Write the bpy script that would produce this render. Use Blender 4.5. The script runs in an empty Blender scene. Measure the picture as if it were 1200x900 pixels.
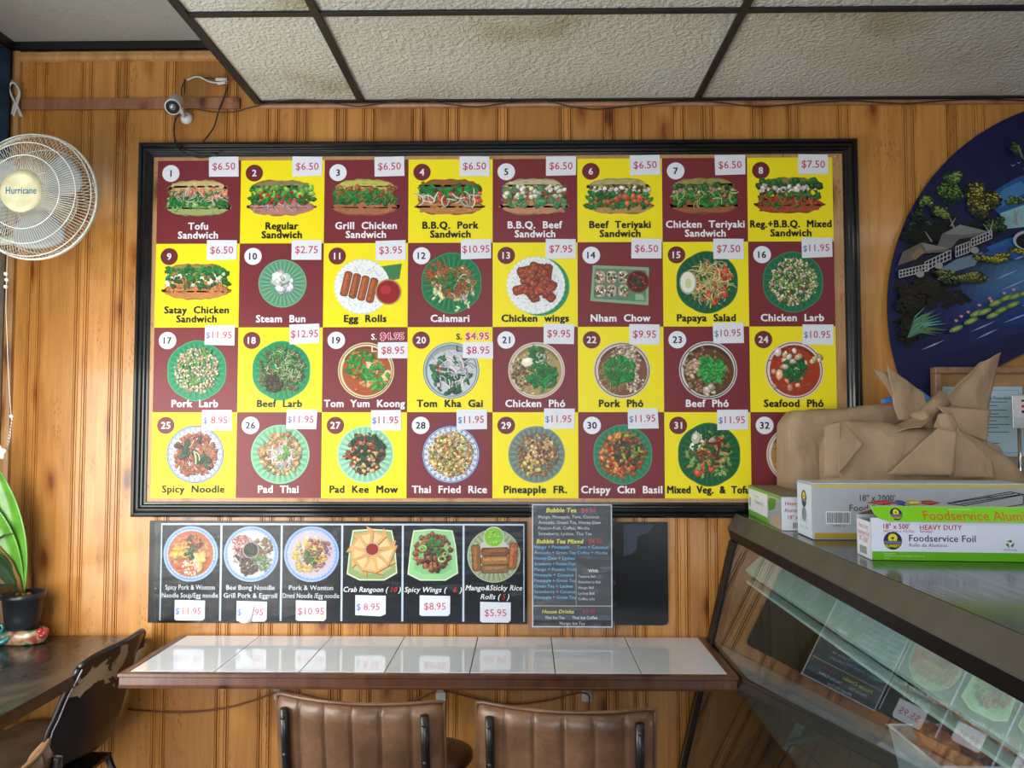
import bpy, bmesh, math, random
from mathutils import Vector, Matrix, noise
C = bpy.context.scene.collection
S = bpy.context.scene
PI = math.pi
rnd = random.Random(7)

# ---------------------------------------------------------------- camera
CAM = Vector((0, -2.9618, 1.5))
YAW, PITCH, FPX = 0.0168, 0.0491, 969.27
fwd = Vector((-math.sin(YAW)*math.cos(PITCH), math.cos(YAW)*math.cos(PITCH), math.sin(PITCH)))
rgt = Vector((math.cos(YAW), math.sin(YAW), 0)); upv = rgt.cross(fwd)
cd = bpy.data.cameras.new('camera'); cam = bpy.data.objects.new('camera', cd); C.objects.link(cam)
cd.sensor_width = 36; cd.lens = FPX/1200*36; cd.clip_start = .02
cam.matrix_world = Matrix.Translation(CAM) @ Matrix((rgt, upv, -fwd)).transposed().to_4x4()
S.camera = cam

def at(x, y, Y):                      # photograph point on the vertical plane Y
    d = fwd + rgt*((x-600)/FPX) + upv*((450-y)/FPX)
    return CAM + d*((Y-CAM.y)/d.y)

# ---------------------------------------------------------------- world, lights, exposure
S.view_settings.view_transform = 'Standard'; S.view_settings.look = 'None'
S.view_settings.gamma = 1; S.view_settings.exposure = 0.22; S.view_settings.use_curve_mapping = False
w = bpy.data.worlds.new('world'); S.world = w; w.use_nodes = True
w.node_tree.nodes['Background'].inputs[0].default_value = (.75, .87, 1, 1)
w.node_tree.nodes['Background'].inputs[1].default_value = 1.0
def area(name, loc, target, sx, sy, power, col):
    l = bpy.data.lights.new(name, 'AREA'); l.shape = 'RECTANGLE'; l.size = sx; l.size_y = sy
    l.energy = power; l.color = col
    o = bpy.data.objects.new(name, l); C.objects.link(o); o.location = loc
    o.rotation_euler = (Vector(target)-Vector(loc)).to_track_quat('-Z', 'Y').to_euler()
    return o
area('side_window_daylight', (-1.892, -1.35, 1.05), (-1.1, -.15, .85), 1.6, 1.45, 60, (1, .96, .90))
area('storefront_daylight', (-.4, -5.6, 1.55), (0, 0, 1.5), 3.0, 1.8, 66, (.90, .95, 1))
sl = bpy.data.lights.new('sun', 'SUN'); sl.energy = 1.6; sl.angle = .10; sl.color = (1, .9, .72)
so = bpy.data.objects.new('sun', sl); C.objects.link(so); so.location = (-4, -4, 4)
so.rotation_euler = Vector((.50, .87, -.50)).to_track_quat('-Z', 'Y').to_euler()

# ---------------------------------------------------------------- colour + materials
def lin(c):
    if isinstance(c, str): c = tuple(int(c[i:i+2], 16) for i in (0, 2, 4))
    return tuple((v/255/12.92 if v/255 <= .04045 else ((v/255+.055)/1.055)**2.4) for v in c)
MATS = {}
class N:                               # tiny node helper
    def __init__(s, name):
        s.m = bpy.data.materials.new(name); s.m.use_nodes = True; s.t = s.m.node_tree
        s.b = s.t.nodes['Principled BSDF']; MATS[name] = s.m
    def n(s, typ, **k):
        o = s.t.nodes.new(typ)
        for a, v in k.items():
            if a in o.inputs: o.inputs[a].default_value = v
            else: setattr(o, a, v)
        return o
    def l(s, a, b): s.t.links.new(a, b)
    def coord(s, scale=(1, 1, 1), rnd_off=False):
        tc = s.n('ShaderNodeTexCoord'); mp = s.n('ShaderNodeMapping'); mp.inputs['Scale'].default_value = scale
        s.l(tc.outputs['Object'], mp.inputs['Vector'])
        if rnd_off:
            oi = s.n('ShaderNodeObjectInfo'); mu = s.n('ShaderNodeMath', operation='MULTIPLY'); mu.inputs[1].default_value = 37.0
            s.l(oi.outputs['Random'], mu.inputs[0]); cb = s.n('ShaderNodeCombineXYZ')
            s.l(mu.outputs[0], cb.inputs[0]); s.l(mu.outputs[0], cb.inputs[2]); s.l(cb.outputs[0], mp.inputs['Location'])
            s.oi = oi
        return mp.outputs[0]
    def ramp(s, fac, stops):
        r = s.n('ShaderNodeValToRGB'); e = r.color_ramp.elements
        while len(e) < len(stops): e.new(.5)
        for el, (p, c) in zip(e, stops): el.position = p; el.color = (*c, 1)
        s.l(fac, r.inputs[0]); return r.outputs[0]
    def mix(s, f, a, b, mode='MIX'):
        m = s.n('ShaderNodeMix', data_type='RGBA', blend_type=mode)
        for sock, v in ((m.inputs['Factor'], f), (m.inputs[6], a), (m.inputs[7], b)):
            if hasattr(v, 'is_output'): s.l(v, sock)
            elif isinstance(v, (int, float)): sock.default_value = v
            else: sock.default_value = (*v, 1)
        return m.outputs[2]
    def bump(s, h, st, d=.002):
        b = s.n('ShaderNodeBump'); b.inputs['Strength'].default_value = st; b.inputs['Distance'].default_value = d
        s.l(h, b.inputs['Height']); s.l(b.outputs[0], s.b.inputs['Normal'])
    def col(s, c): s.l(c, s.b.inputs['Base Color'])
    def set(s, rough=.5, metal=0, coat=0, spec=.5):
        s.b.inputs['Roughness'].default_value = rough; s.b.inputs['Metallic'].default_value = metal
        s.b.inputs['Coat Weight'].default_value = coat; s.b.inputs['Specular IOR Level'].default_value = spec
        s.b.inputs['Coat Roughness'].default_value = .08
        return s
def simple(name, c, rough=.5, metal=0, coat=0, var=.12, scale=30, bump=0, spec=.5):
    c = lin(c); m = N(name).set(rough, metal, coat, spec)
    nz = m.n('ShaderNodeTexNoise', Scale=scale, Detail=4.0); m.l(m.coord(), nz.inputs['Vector'])
    m.col(m.ramp(nz.outputs[0], [(.3, tuple(v*(1-var) for v in c)), (.7, tuple(min(1, v*(1+var)) for v in c))]))
    if bump: m.bump(nz.outputs[0], bump)
    return m.m
# knotty pine
def pine(name, lo, mid, hi, rough=.3):
    m = N(name).set(rough, 0, .25)
    v = m.coord((9, 9, .9), True)
    g = m.n('ShaderNodeTexNoise', Scale=3.0, Detail=6.0, Roughness=.62, Distortion=.5); m.l(v, g.inputs['Vector'])
    base = m.ramp(g.outputs[0], [(.25, lo), (.5, mid), (.75, hi)])
    v2 = m.coord((60, 60, .8), True)
    f = m.n('ShaderNodeTexNoise', Scale=2.0, Detail=2.0); m.l(v2, f.inputs['Vector'])
    base = m.mix(.35, base, m.ramp(f.outputs[0], [(.3, (.6, .55, .5)), (.6, (1, 1, 1))]), 'MULTIPLY')
    v3 = m.coord((9, 9, 3.4), True)
    nd = m.n('ShaderNodeTexNoise', Scale=6.0, Detail=2.0); m.l(v3, nd.inputs['Vector'])
    dist = m.mix(.12, v3, nd.outputs['Color'], 'ADD')
    vo = m.n('ShaderNodeTexVoronoi', Scale=1.0); m.l(dist, vo.inputs['Vector'])
    kn = m.ramp(vo.outputs['Distance'], [(.0, (.10, .05, .025)), (.10, (.35, .2, .12)), (.15, (.7, .52, .38)), (.30, (1, 1, 1))])
    base = m.mix(.95, base, kn, 'MULTIPLY')
    v4 = m.coord((110, 110, 34), True)
    vp = m.n('ShaderNodeTexVoronoi', Scale=1.0); m.l(v4, vp.inputs['Vector'])
    pk = m.ramp(vp.outputs['Distance'], [(.0, (.3, .17, .1)), (.22, (.5, .36, .25)), (.36, (1, 1, 1))])
    nb = m.n('ShaderNodeTexNoise', Scale=2.2, Detail=1.0); m.l(m.coord((6, 6, 1.2), True), nb.inputs['Vector'])
    pkm = m.ramp(nb.outputs[0], [(.56, (0, 0, 0)), (.70, (.75, .75, .75))])
    sep = m.n('ShaderNodeSeparateColor'); m.l(pkm, sep.inputs[0])
    base = m.mix(sep.outputs[0], base, m.mix(1.0, base, pk, 'MULTIPLY'))
    tone = m.ramp(m.oi.outputs['Random'], [(0, (.74, .68, .62)), (1, (1.08, 1.06, 1.04))])
    base = m.mix(1.0, base, tone, 'MULTIPLY'); m.col(base)
    m.bump(f.outputs[0], .08, .001)
    return m.m
pine('pine', (.36, .145, .030), (.50, .225, .050), (.58, .29, .08))
pine('pine_trim', (.36, .17, .055), (.50, .27, .10), (.58, .34, .14), .4)
pine('reddish_lath', (.27, .115, .055), (.36, .17, .085), (.42, .22, .12), .5)
pine('walnut_edge', (.07, .028, .017), (.12, .05, .03), (.17, .075, .045), .35)
pine('plywood', (.50, .28, .12), (.58, .34, .15), (.64, .40, .2), .6)
simple('groove_shadow_board', '2a1a0c', .8)
# prints read a colour attribute (flat print)
def printmat(name, rough, coat=0):
    m = N(name).set(rough, 0, coat, .25); a = m.n('ShaderNodeVertexColor', layer_name='Col'); m.col(a.outputs[0]); return m.m
printmat('print', .36, .02); printmat('print_paper', .75); printmat('print_board', .45)
simple('black_gloss', '0b0b0d', .22, 0, .25, .2, 40, .15, .35)
simple('black_metal', '101114', .35, 0, .2, .2)
simple('black_tee', '16171c', .45)
simple('black_plastic', '23262c', .35, 0, .2)
simple('black_poster', '05060b', .25, 0, .1, .3, 30, 0, .3)
simple('white_tile', 'e0e3ec', .07, 0, .3, .02, 8)
simple('grout', '3a3836', .9)
simple('cream_plastic', 'c6be9a', .35)
simple('fan_white', 'cfcfc8', .35); simple('blade_grey', '8f9296', .35)
simple('white_plastic', 'd5d8dc', .4)
simple('bin_plastic', 'b5c6d8', .3, 0, .2, .04)
simple('steel_white', 'b9c0c6', .3, .3)
simple('chrome', 'c8cacc', .15, 1.0, 0, .03)
simple('bag_paper', 'a98f73', .8, 0, 0, .10, 14, .0)
_m = MATS['bag_paper']; _b = _m.node_tree.nodes['Principled BSDF']; _n = _m.node_tree.nodes.new('ShaderNodeTexNoise'); _n.inputs['Scale'].default_value = 11; _n.inputs['Detail'].default_value = 5; _n.inputs['Distortion'].default_value = 1.2; _u = _m.node_tree.nodes.new('ShaderNodeBump'); _u.inputs['Strength'].default_value = .7; _u.inputs['Distance'].default_value = .012
_t = _m.node_tree.nodes.new('ShaderNodeTexCoord'); _m.node_tree.links.new(_t.outputs['Object'], _n.inputs['Vector']); _m.node_tree.links.new(_n.outputs[0], _u.inputs['Height']); _m.node_tree.links.new(_u.outputs[0], _b.inputs['Normal'])
simple('carton_grey', 'aab0ba', .45, 0, .1, .03)
simple('carton_white', 'd4dae6', .4, 0, .1, .02)
simple('carton_kraft', '8d7b66', .8)
simple('white_card', 'dde4ee', .5)
simple('cable_black', '141414', .5); simple('cable_white', 'c9c8c4', .5); simple('cable_brown', '6d3c25', .55)
simple('cable_red', '8d2a22', .5)
simple('stainless_dull', '5c5854', .45, .4, 0, .12, 14)
simple('blue_fabric', '15304f', .85, 0, 0, .7, 9)
simple('leaf_green', '5c9a33', .35, 0, .1, .35, 12); simple('leaf_dark', '24401f', .4)
simple('stem_brown', '7c5a2a', .6); simple('flower_white', 'eeeadf', .5); simple('soil', '3c2b1f', .95, 0, 0, .4, 60, .8)
simple('teal_ceramic', '3f8f95', .12, 0, .6, .45, 35); simple('crystal', 'e4e6e8', .1)
simple('teal_panel', 'd8ece8', .5)
simple('case_interior', '4a4f4c', .6)
simple('case_black', '0c0c0d', .45, 0, 0, .1, 30, 0, .25)
simple('fried', 'b8642c', .5, 0, .2, .5, 40, .6)
simple('blue_plastic', '2a73c8', .3)
simple('red_wrap', 'b5383a', .3, 0, .3, .35, 60)
simple('yellow_wrap', 'd8c050', .3, 0, .3, .35, 60)
simple('blue_wrap', '2846a8', .3, 0, .3, .35, 60)
simple('plaster', 'b5b2a6', .85)
simple('cert_frame', '8d6950', .5, 0, .2, .3, 40, .3)
simple('cert_mat', 'a27a4e', .6, 0, 0, .12)
simple('beige_bracket', 'c3c6c8', .4, .2)
def m_():
    # ceiling tile: stippled vinyl
    m = N('ceiling_tile').set(.75)
    v = m.coord((1, 1, 1), True)
    nz = m.n('ShaderNodeTexNoise', Scale=75.0, Detail=3.0); m.l(v, nz.inputs['Vector'])
    st = m.n('ShaderNodeTexNoise', Scale=2.3, Detail=5.0); m.l(v, st.inputs['Vector'])
    c = m.ramp(st.outputs[0], [(.28, (.42, .36, .25)), (.42, (.60, .58, .52)), (.6, (.66, .65, .61))])
    m.col(c); m.bump(nz.outputs[0], 1.0, .012)
    # upper ceiling: smooth stipple
    m = N('ceiling_paint').set(.8)
    nz = m.n('ShaderNodeTexNoise', Scale=70.0, Detail=2.0); m.l(m.coord(), nz.inputs['Vector'])
    m.col(m.ramp(nz.outputs[0], [(.3, (.34, .335, .31)), (.7, (.38, .375, .35))])); m.bump(nz.outputs[0], .5, .004)
    # dark laminate counter
    m = N('dark_laminate').set(.22, 0, .3)
    nz = m.n('ShaderNodeTexNoise', Scale=6.0, Detail=9.0, Roughness=.7, Distortion=1.0); m.l(m.coord((1, .35, 1)), nz.inputs['Vector'])
    m.col(m.ramp(nz.outputs[0], [(.35, (.018, .017, .018)), (.55, (.045, .04, .038)), (.72, (.11, .085, .065))]))
    m.l(m.ramp(nz.outputs[0], [(.3, (.16, .16, .16)), (.7, (.42, .42, .42))]), m.b.inputs['Roughness'])
    # leather
    for nm, a, b, c in (('brown_leather', (.075, .034, .018), (.15, .073, .037), (.25, .13, .07)), ('seat_leather', (.17, .115, .085), (.24, .165, .125), (.3, .21, .16))):
        m = N(nm).set(.38, 0, .1)
        nz = m.n('ShaderNodeTexNoise', Scale=9.0, Detail=9.0, Roughness=.65); m.l(m.coord((1, 1, 1), True), nz.inputs['Vector'])
        m.col(m.ramp(nz.outputs[0], [(.3, a), (.5, b), (.72, c)]))
        n2 = m.n('ShaderNodeTexNoise', Scale=160.0, Detail=3.0); m.l(m.coord(), n2.inputs['Vector']); m.bump(n2.outputs[0], .2, .001)
    # peeling black vinyl : wear near the top rim (object z)
    m = N('peeling_vinyl').set(.35, 0, .1)
    tc = m.n('ShaderNodeTexCoord'); sp = m.n('ShaderNodeSeparateXYZ'); m.l(tc.outputs['Object'], sp.inputs[0])
    nz = m.n('ShaderNodeTexNoise', Scale=9.0, Detail=4.0, Roughness=.5, Distortion=.5); m.l(tc.outputs['Object'], nz.inputs['Vector'])
    mr = m.n('ShaderNodeMapRange'); mr.inputs[1].default_value = .60; mr.inputs[2].default_value = .72
    mr.inputs[3].default_value = -.25; mr.inputs[4].default_value = .005
    m.l(sp.outputs['Z'], mr.inputs[0]); ad = m.n('ShaderNodeMath', operation='ADD'); m.l(nz.outputs[0], ad.inputs[0]); m.l(mr.outputs[0], ad.inputs[1])
    m2_ = m.n('ShaderNodeMapRange'); m2_.inputs[1].default_value = -.13; m2_.inputs[2].default_value = -.23; m2_.inputs[3].default_value = 0; m2_.inputs[4].default_value = .045; m.l(sp.outputs['Y'], m2_.inputs[0]); a2 = m.n('ShaderNodeMath', operation='ADD'); m.l(ad.outputs[0], a2.inputs[0]); m.l(m2_.outputs[0], a2.inputs[1]); ad = a2
    m.col(m.ramp(ad.outputs[0], [(.535, (.014, .014, .017)), (.545, (.36, .29, .20))]))
    m.bump(m.ramp(ad.outputs[0], [(.53, (1, 1, 1)), (.55, (0, 0, 0))]), .6, .002)
    # figurine glaze
    m = N('mottled_glaze').set(.15, 0, .5)
    nz = m.n('ShaderNodeTexNoise', Scale=22.0, Detail=3.0, Distortion=.6); m.l(m.coord(), nz.inputs['Vector'])
    m.col(m.ramp(nz.outputs[0], [(.36, (.05, .12, .10)), (.45, (.16, .22, .12)), (.5, (.45, .36, .2)), (.58, (.40, .28, .15)), (.66, (.3, .06, .04))]))
    # brushed stainless
    m = N('stainless').set(.2, .75)
    nz = m.n('ShaderNodeTexNoise', Scale=6.0, Detail=6.0); m.l(m.coord((40, .6, 40)), nz.inputs['Vector'])
    m.col(m.ramp(nz.outputs[0], [(.3, (.05, .049, .046)), (.7, (.075, .072, .066))]))
    m.l(m.ramp(nz.outputs[0], [(.3, (.10, .10, .10)), (.7, (.22, .22, .22))]), m.b.inputs['Roughness'])
    # floor
    m = N('floor_tile').set(.35)
    br = m.n('ShaderNodeTexChecker', Scale=3.3); m.l(m.coord(), br.inputs['Vector'])
    br.inputs['Color1'].default_value = (.16, .11, .08, 1); br.inputs['Color2'].default_value = (.12, .085, .06, 1); m.col(br.outputs[0])
    # thin glass / plastic film : transparent + fresnel gloss
    for nm, tint, rough, ior, extra in (('pane_glass', (.86, .91, .89), .01, 1.6, .18), ('plastic_film', (.95, .96, .97), .22, 1.30, .0), ('smoked_acrylic', (.6, .62, .64), .05, 1.45, .05), ('fan_blade', (.72, .74, .78), .3, 1.45, .35)):
        m = N(nm); m.t.nodes.remove(m.b); out = m.t.nodes['Material Output']
        tr = m.n('ShaderNodeBsdfTransparent'); tr.inputs[0].default_value = (*tint, 1)
        if nm == 'fan_blade': gl = m.n('ShaderNodeBsdfDiffuse'); gl.inputs[0].default_value = (.75, .76, .8, 1)
        else: gl = m.n('ShaderNodeBsdfGlossy'); gl.inputs['Roughness'].default_value = rough
        fr = m.n('ShaderNodeFresnel'); fr.inputs[0].default_value = ior
        ge = m.n('ShaderNodeNewGeometry'); ad = m.n('ShaderNodeMath', operation='ADD'); m.l(fr.outputs[0], ad.inputs[0]); ad.inputs[1].default_value = extra
        if nm in ('pane_glass', 'smoked_acrylic'):      # reflect at the outer face only
            iv = m.n('ShaderNodeMath', operation='SUBTRACT'); iv.inputs[0].default_value = 1.0; m.l(ge.outputs['Backfacing'], iv.inputs[1])
            mu = m.n('ShaderNodeMath', operation='MULTIPLY'); m.l(ad.outputs[0], mu.inputs[0]); m.l(iv.outputs[0], mu.inputs[1]); ad = mu
        else:                                            # single sheet: same index on both sides
            io = m.n('ShaderNodeMapRange'); io.inputs[3].default_value = ior; io.inputs[4].default_value = 1/ior
            m.l(ge.outputs['Backfacing'], io.inputs[0]); m.l(io.outputs[0], fr.inputs[0])
        if nm == 'plastic_film':
            nz = m.n('ShaderNodeTexNoise', Scale=14.0, Detail=3.0); m.l(m.coord((1, 1, 2.2)), nz.inputs['Vector'])
            b = m.n('ShaderNodeBump'); b.inputs['Strength'].default_value = .5; b.inputs['Distance'].default_value = .008
            m.l(nz.outputs[0], b.inputs['Height']); m.l(b.outputs[0], gl.inputs['Normal'])
        ms = m.n('ShaderNodeMixShader'); m.l(ad.outputs[0], ms.inputs[0]); m.l(tr.outputs[0], ms.inputs[1]); m.l(gl.outputs[0], ms.inputs[2])
        m.l(ms.outputs[0], out.inputs[0])
    m = N('lamp_glow').set(.5); m.b.inputs['Emission Color'].default_value = (1, .97, .9, 1); m.b.inputs['Emission Strength'].default_value = 3.0
m_()

# ---------------------------------------------------------------- builders
def hexc(c): return lin(c)
class MB:
    def __init__(s): s.v = []; s.f = []; s.c = []; s.col = (.5, .5, .5); s.sm = []; s.smooth = False
    def poly(s, pts, col=None):
        i = len(s.v); s.v += [tuple(p) for p in pts]; s.f.append(tuple(range(i, i+len(pts)))); s.c.append(col or s.col); s.sm.append(s.smooth)
    def mesh(s, vs, fs, col=None):
        i = len(s.v); s.v += [tuple(p) for p in vs]
        for f in fs: s.f.append(tuple(i+k for k in f)); s.c.append(col or s.col); s.sm.append(s.smooth)
        return s
    def box(s, a, b, col=None):
        x0, y0, z0 = a; x1, y1, z1 = b
        v = [(x0, y0, z0), (x1, y0, z0), (x1, y1, z0), (x0, y1, z0), (x0, y0, z1), (x1, y0, z1), (x1, y1, z1), (x0, y1, z1)]
        return s.mesh(v, [(0, 3, 2, 1), (4, 5, 6, 7), (0, 1, 5, 4), (1, 2, 6, 5), (2, 3, 7, 6), (3, 0, 4, 7)], col)
    def hexa(s, v, col=None):           # 8 corner points, bottom ring then top ring
        return s.mesh(v, [(0, 3, 2, 1), (4, 5, 6, 7), (0, 1, 5, 4), (1, 2, 6, 5), (2, 3, 7, 6), (3, 0, 4, 7)], col)
    def tube(s, pts, r, n=8, close=False, col=None):
        pts = [Vector(p) for p in pts]; m = len(pts); rr = r if isinstance(r, (list, tuple)) else [r]*m
        vs = []; up = None
        for i, p in enumerate(pts):
            a = pts[(i-1) % m] if (close or i > 0) else p; b = pts[(i+1) % m] if (close or i < m-1) else p
            t = (b-a).normalized()
            if up is None:
                up = Vector((0, 0, 1)) if abs(t.z) < .9 else Vector((1, 0, 0))
            x = t.cross(up); x = x.normalized() if x.length > 1e-6 else t.orthogonal().normalized()
            y = x.cross(t).normalized(); up = y
            vs += [p+x*math.cos(2*PI*k/n)*rr[i]+y*math.sin(2*PI*k/n)*rr[i] for k in range(n)]
        fs = []
        for i in range(m if close else m-1):
            j = (i+1) % m
            fs += [(i*n+k, i*n+(k+1) % n, j*n+(k+1) % n, j*n+k) for k in range(n)]
        if not close: fs += [tuple(range(n-1, -1, -1)), tuple((m-1)*n+k for k in range(n))]
        o = s.smooth; s.smooth = True; s.mesh(vs, fs, col); s.smooth = o
        return s
    def lathe(s, prof, o=(0, 0, 0), n=32, ax='z', col=None, sc=(1, 1)):   # prof [(r,h)]
        vs = []
        for r, h in prof:
            for k in range(n):
                a = 2*PI*k/n; p = (r*math.cos(a)*sc[0], r*math.sin(a)*sc[1], h)
                if ax == 'y': p = (p[0], p[2], p[1])
                if ax == 'x': p = (p[2], p[0], p[1])
                vs.append((p[0]+o[0], p[1]+o[1], p[2]+o[2]))
        m = len(prof); fs = [(i*n+k, i*n+(k+1) % n, (i+1)*n+(k+1) % n, (i+1)*n+k) for i in range(m-1) for k in range(n)]
        fs += [tuple(range(n-1, -1, -1)), tuple((m-1)*n+k for k in range(n))]
        o_ = s.smooth; s.smooth = True; s.mesh(vs, fs, col); s.smooth = o_
        return s
    def prism(s, prof, a, b, axis, col=None):   # 2D profile extruded along axis from a to b
        def P(u, v, t): return {'x': (t, u, v), 'y': (u, t, v), 'z': (u, v, t)}[axis]
        n = len(prof); vs = [P(u, v, a) for u, v in prof]+[P(u, v, b) for u, v in prof]
        return s.mesh(vs, [tuple(range(n-1, -1, -1)), tuple(range(n, 2*n))]+[(k, (k+1) % n, n+(k+1) % n, n+k) for k in range(n)], col)
    def grid(s, fn, nu, nv, col=None):
        vs = [fn(i/nu, j/nv) for j in range(nv+1) for i in range(nu+1)]
        fs = [(j*(nu+1)+i, j*(nu+1)+i+1, (j+1)*(nu+1)+i+1, (j+1)*(nu+1)+i) for j in range(nv) for i in range(nu)]
        o = s.smooth; s.smooth = True; s.mesh(vs, fs, col); s.smooth = o
        return s
def obj(name, mb, mat, parent=None, bevel=0, solid=0, sub=0, fix=True, local=False, origin=None):
    me = bpy.data.meshes.new(name)
    if origin is None: origin = Vector((0, 0, 0))
    org = Vector(parent['_o']) if (parent is not None and not local) else Vector(origin)
    if parent is not None and local: org = Vector((0, 0, 0))
    me.from_pydata([(x-org.x, y-org.y, z-org.z) for x, y, z in mb.v], [], mb.f)
    for p, sm in zip(me.polygons, mb.sm): p.use_smooth = sm
    if mat.startswith('print'):
        at_ = me.color_attributes.new('Col', 'FLOAT_COLOR', 'CORNER'); buf = []
        for p, c in zip(me.polygons, mb.c): buf += [*c, 1.0]*p.loop_total
        at_.data.foreach_set('color', buf)
    elif fix:
        bm = bmesh.new(); bm.from_mesh(me); bmesh.ops.recalc_face_normals(bm, faces=bm.faces); bm.to_mesh(me); bm.free()
    me.materials.append(MATS[mat])
    o = bpy.data.objects.new(name, me); C.objects.link(o)
    if parent is not None: o.parent = parent; o['_o'] = parent['_o'] if not local else (0, 0, 0)
    else: o.location = org; o['_o'] = tuple(org)
    if solid: md = o.modifiers.new('s', 'SOLIDIFY'); md.thickness = solid; md.offset = 0
    if bevel: md = o.modifiers.new('b', 'BEVEL'); md.width = bevel; md.segments = 2; md.limit_method = 'ANGLE'; md.angle_limit = .6
    if sub: md = o.modifiers.new('u', 'SUBSURF'); md.levels = sub; md.render_levels = sub
    return o
def thing(name, label, cat, loc=(0, 0, 0), rz=0, group=None):
    o = bpy.data.objects.new(name, None); C.objects.link(o); o.location = loc; o.rotation_euler = (0, 0, rz); o.empty_display_size = .05
    o['label'] = label; o['category'] = cat; o['_o'] = tuple(loc)
    if group: o['group'] = group
    return o
def tag(o, label, cat, group=None):
    o['label'] = label; o['category'] = cat
    if group: o['group'] = group
    return o
def struct(name, mb, mat, **k):
    o = obj(name, mb, mat, **k); o['kind'] = 'structure'; return o

# ---- lettering and prints ------------------------------------------------
_cu = bpy.data.curves.new('lettering', 'FONT'); _to = bpy.data.objects.new('lettering', _cu); C.objects.link(_to)
_cu.resolution_u = 2; _cu.fill_mode = 'FRONT'; _G = {}
def glyphs(sx, bold=0, shear=0, word=1.0):
    k = (sx, bold, shear, word)
    if k not in _G:
        _cu.body = sx; _cu.offset = 0 if bold >= .01 else bold; _cu.shear = shear; _cu.space_word = word; _cu.space_character = 1.0+min(bold, .035)*2.2
        bpy.context.view_layer.update()
        ev = _to.evaluated_get(bpy.context.evaluated_depsgraph_get()); me = ev.to_mesh(); me.calc_loop_triangles()
        vs = [(v.co.x, v.co.y) for v in me.vertices]; ts = [tuple(t.vertices) for t in me.loop_triangles]
        ev.to_mesh_clear(); _G[k] = (vs, ts)
    return _G[k]
class Print(MB):
    """flat print laid on a face: origin O, right U, up V, out N"""
    def __init__(s, O, U=(1, 0, 0), V=(0, 0, 1), Nn=(0, -1, 0), lift=.0004, step=4e-6):
        super().__init__(); s.O = Vector(O); s.U = Vector(U); s.V = Vector(V); s.N = Vector(Nn); s.k = lift; s.step = step
    def P(s, u, v): return s.O+s.U*u+s.V*v+s.N*s.k
    def pl(s, pts, col): s.k += s.step; s.poly([s.P(u, v) for u, v in pts], hexc(col) if isinstance(col, str) else col)
    def rect(s, u0, v0, u1, v1, col): s.pl([(u0, v0), (u1, v0), (u1, v1), (u0, v1)], col)
    def ell(s, u, v, a, b, col, n=28, rot=0):
        c, d = math.cos(rot), math.sin(rot)
        s.pl([(u+a*math.cos(2*PI*k/n)*c-b*math.sin(2*PI*k/n)*d, v+a*math.cos(2*PI*k/n)*d+b*math.sin(2*PI*k/n)*c) for k in range(n)], col)
    def text(s, t, u, v, size, col, bold=.02, shear=0, align='c', fit=None, word=1.0, rot=0, _in=False):
        if bold >= .01 and not _in:
            e = bold*size*.75
            for a_, b_ in ((-e, -e*.6), (e, -e*.6), (-e, e*.6), (e, e*.6), (0, 0)): s.text(t, u+a_, v+b_, size, col, bold, shear, align, (fit-2*e) if fit else None, word, rot, True)
            return
        vs, ts = glyphs(t, bold, shear, word)
        if not vs: return
        x0 = min(a for a, b in vs); x1 = max(a for a, b in vs); sx = size
        if fit and (x1-x0)*size > fit: sx = fit/(x1-x0)
        off = {'c': (x0+x1)/2, 'l': x0, 'r': x1}[align]; s.k += s.step*3
        c, d = math.cos(rot), math.sin(rot)
        pts = []
        for a, b in vs:
            p, q = (a-off)*sx, b*size; pts.append(s.P(u+p*c-q*d, v+p*d+q*c))
        s.mesh(pts, ts, hexc(col) if isinstance(col, str) else col)
def jit(c, r, a=.18):
    c = hexc(c) if isinstance(c, str) else c; f = 1+r.uniform(-a, a); return tuple(min(1, max(0, v*f*(1+r.uniform(-a, a)*.3))) for v in c)
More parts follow.
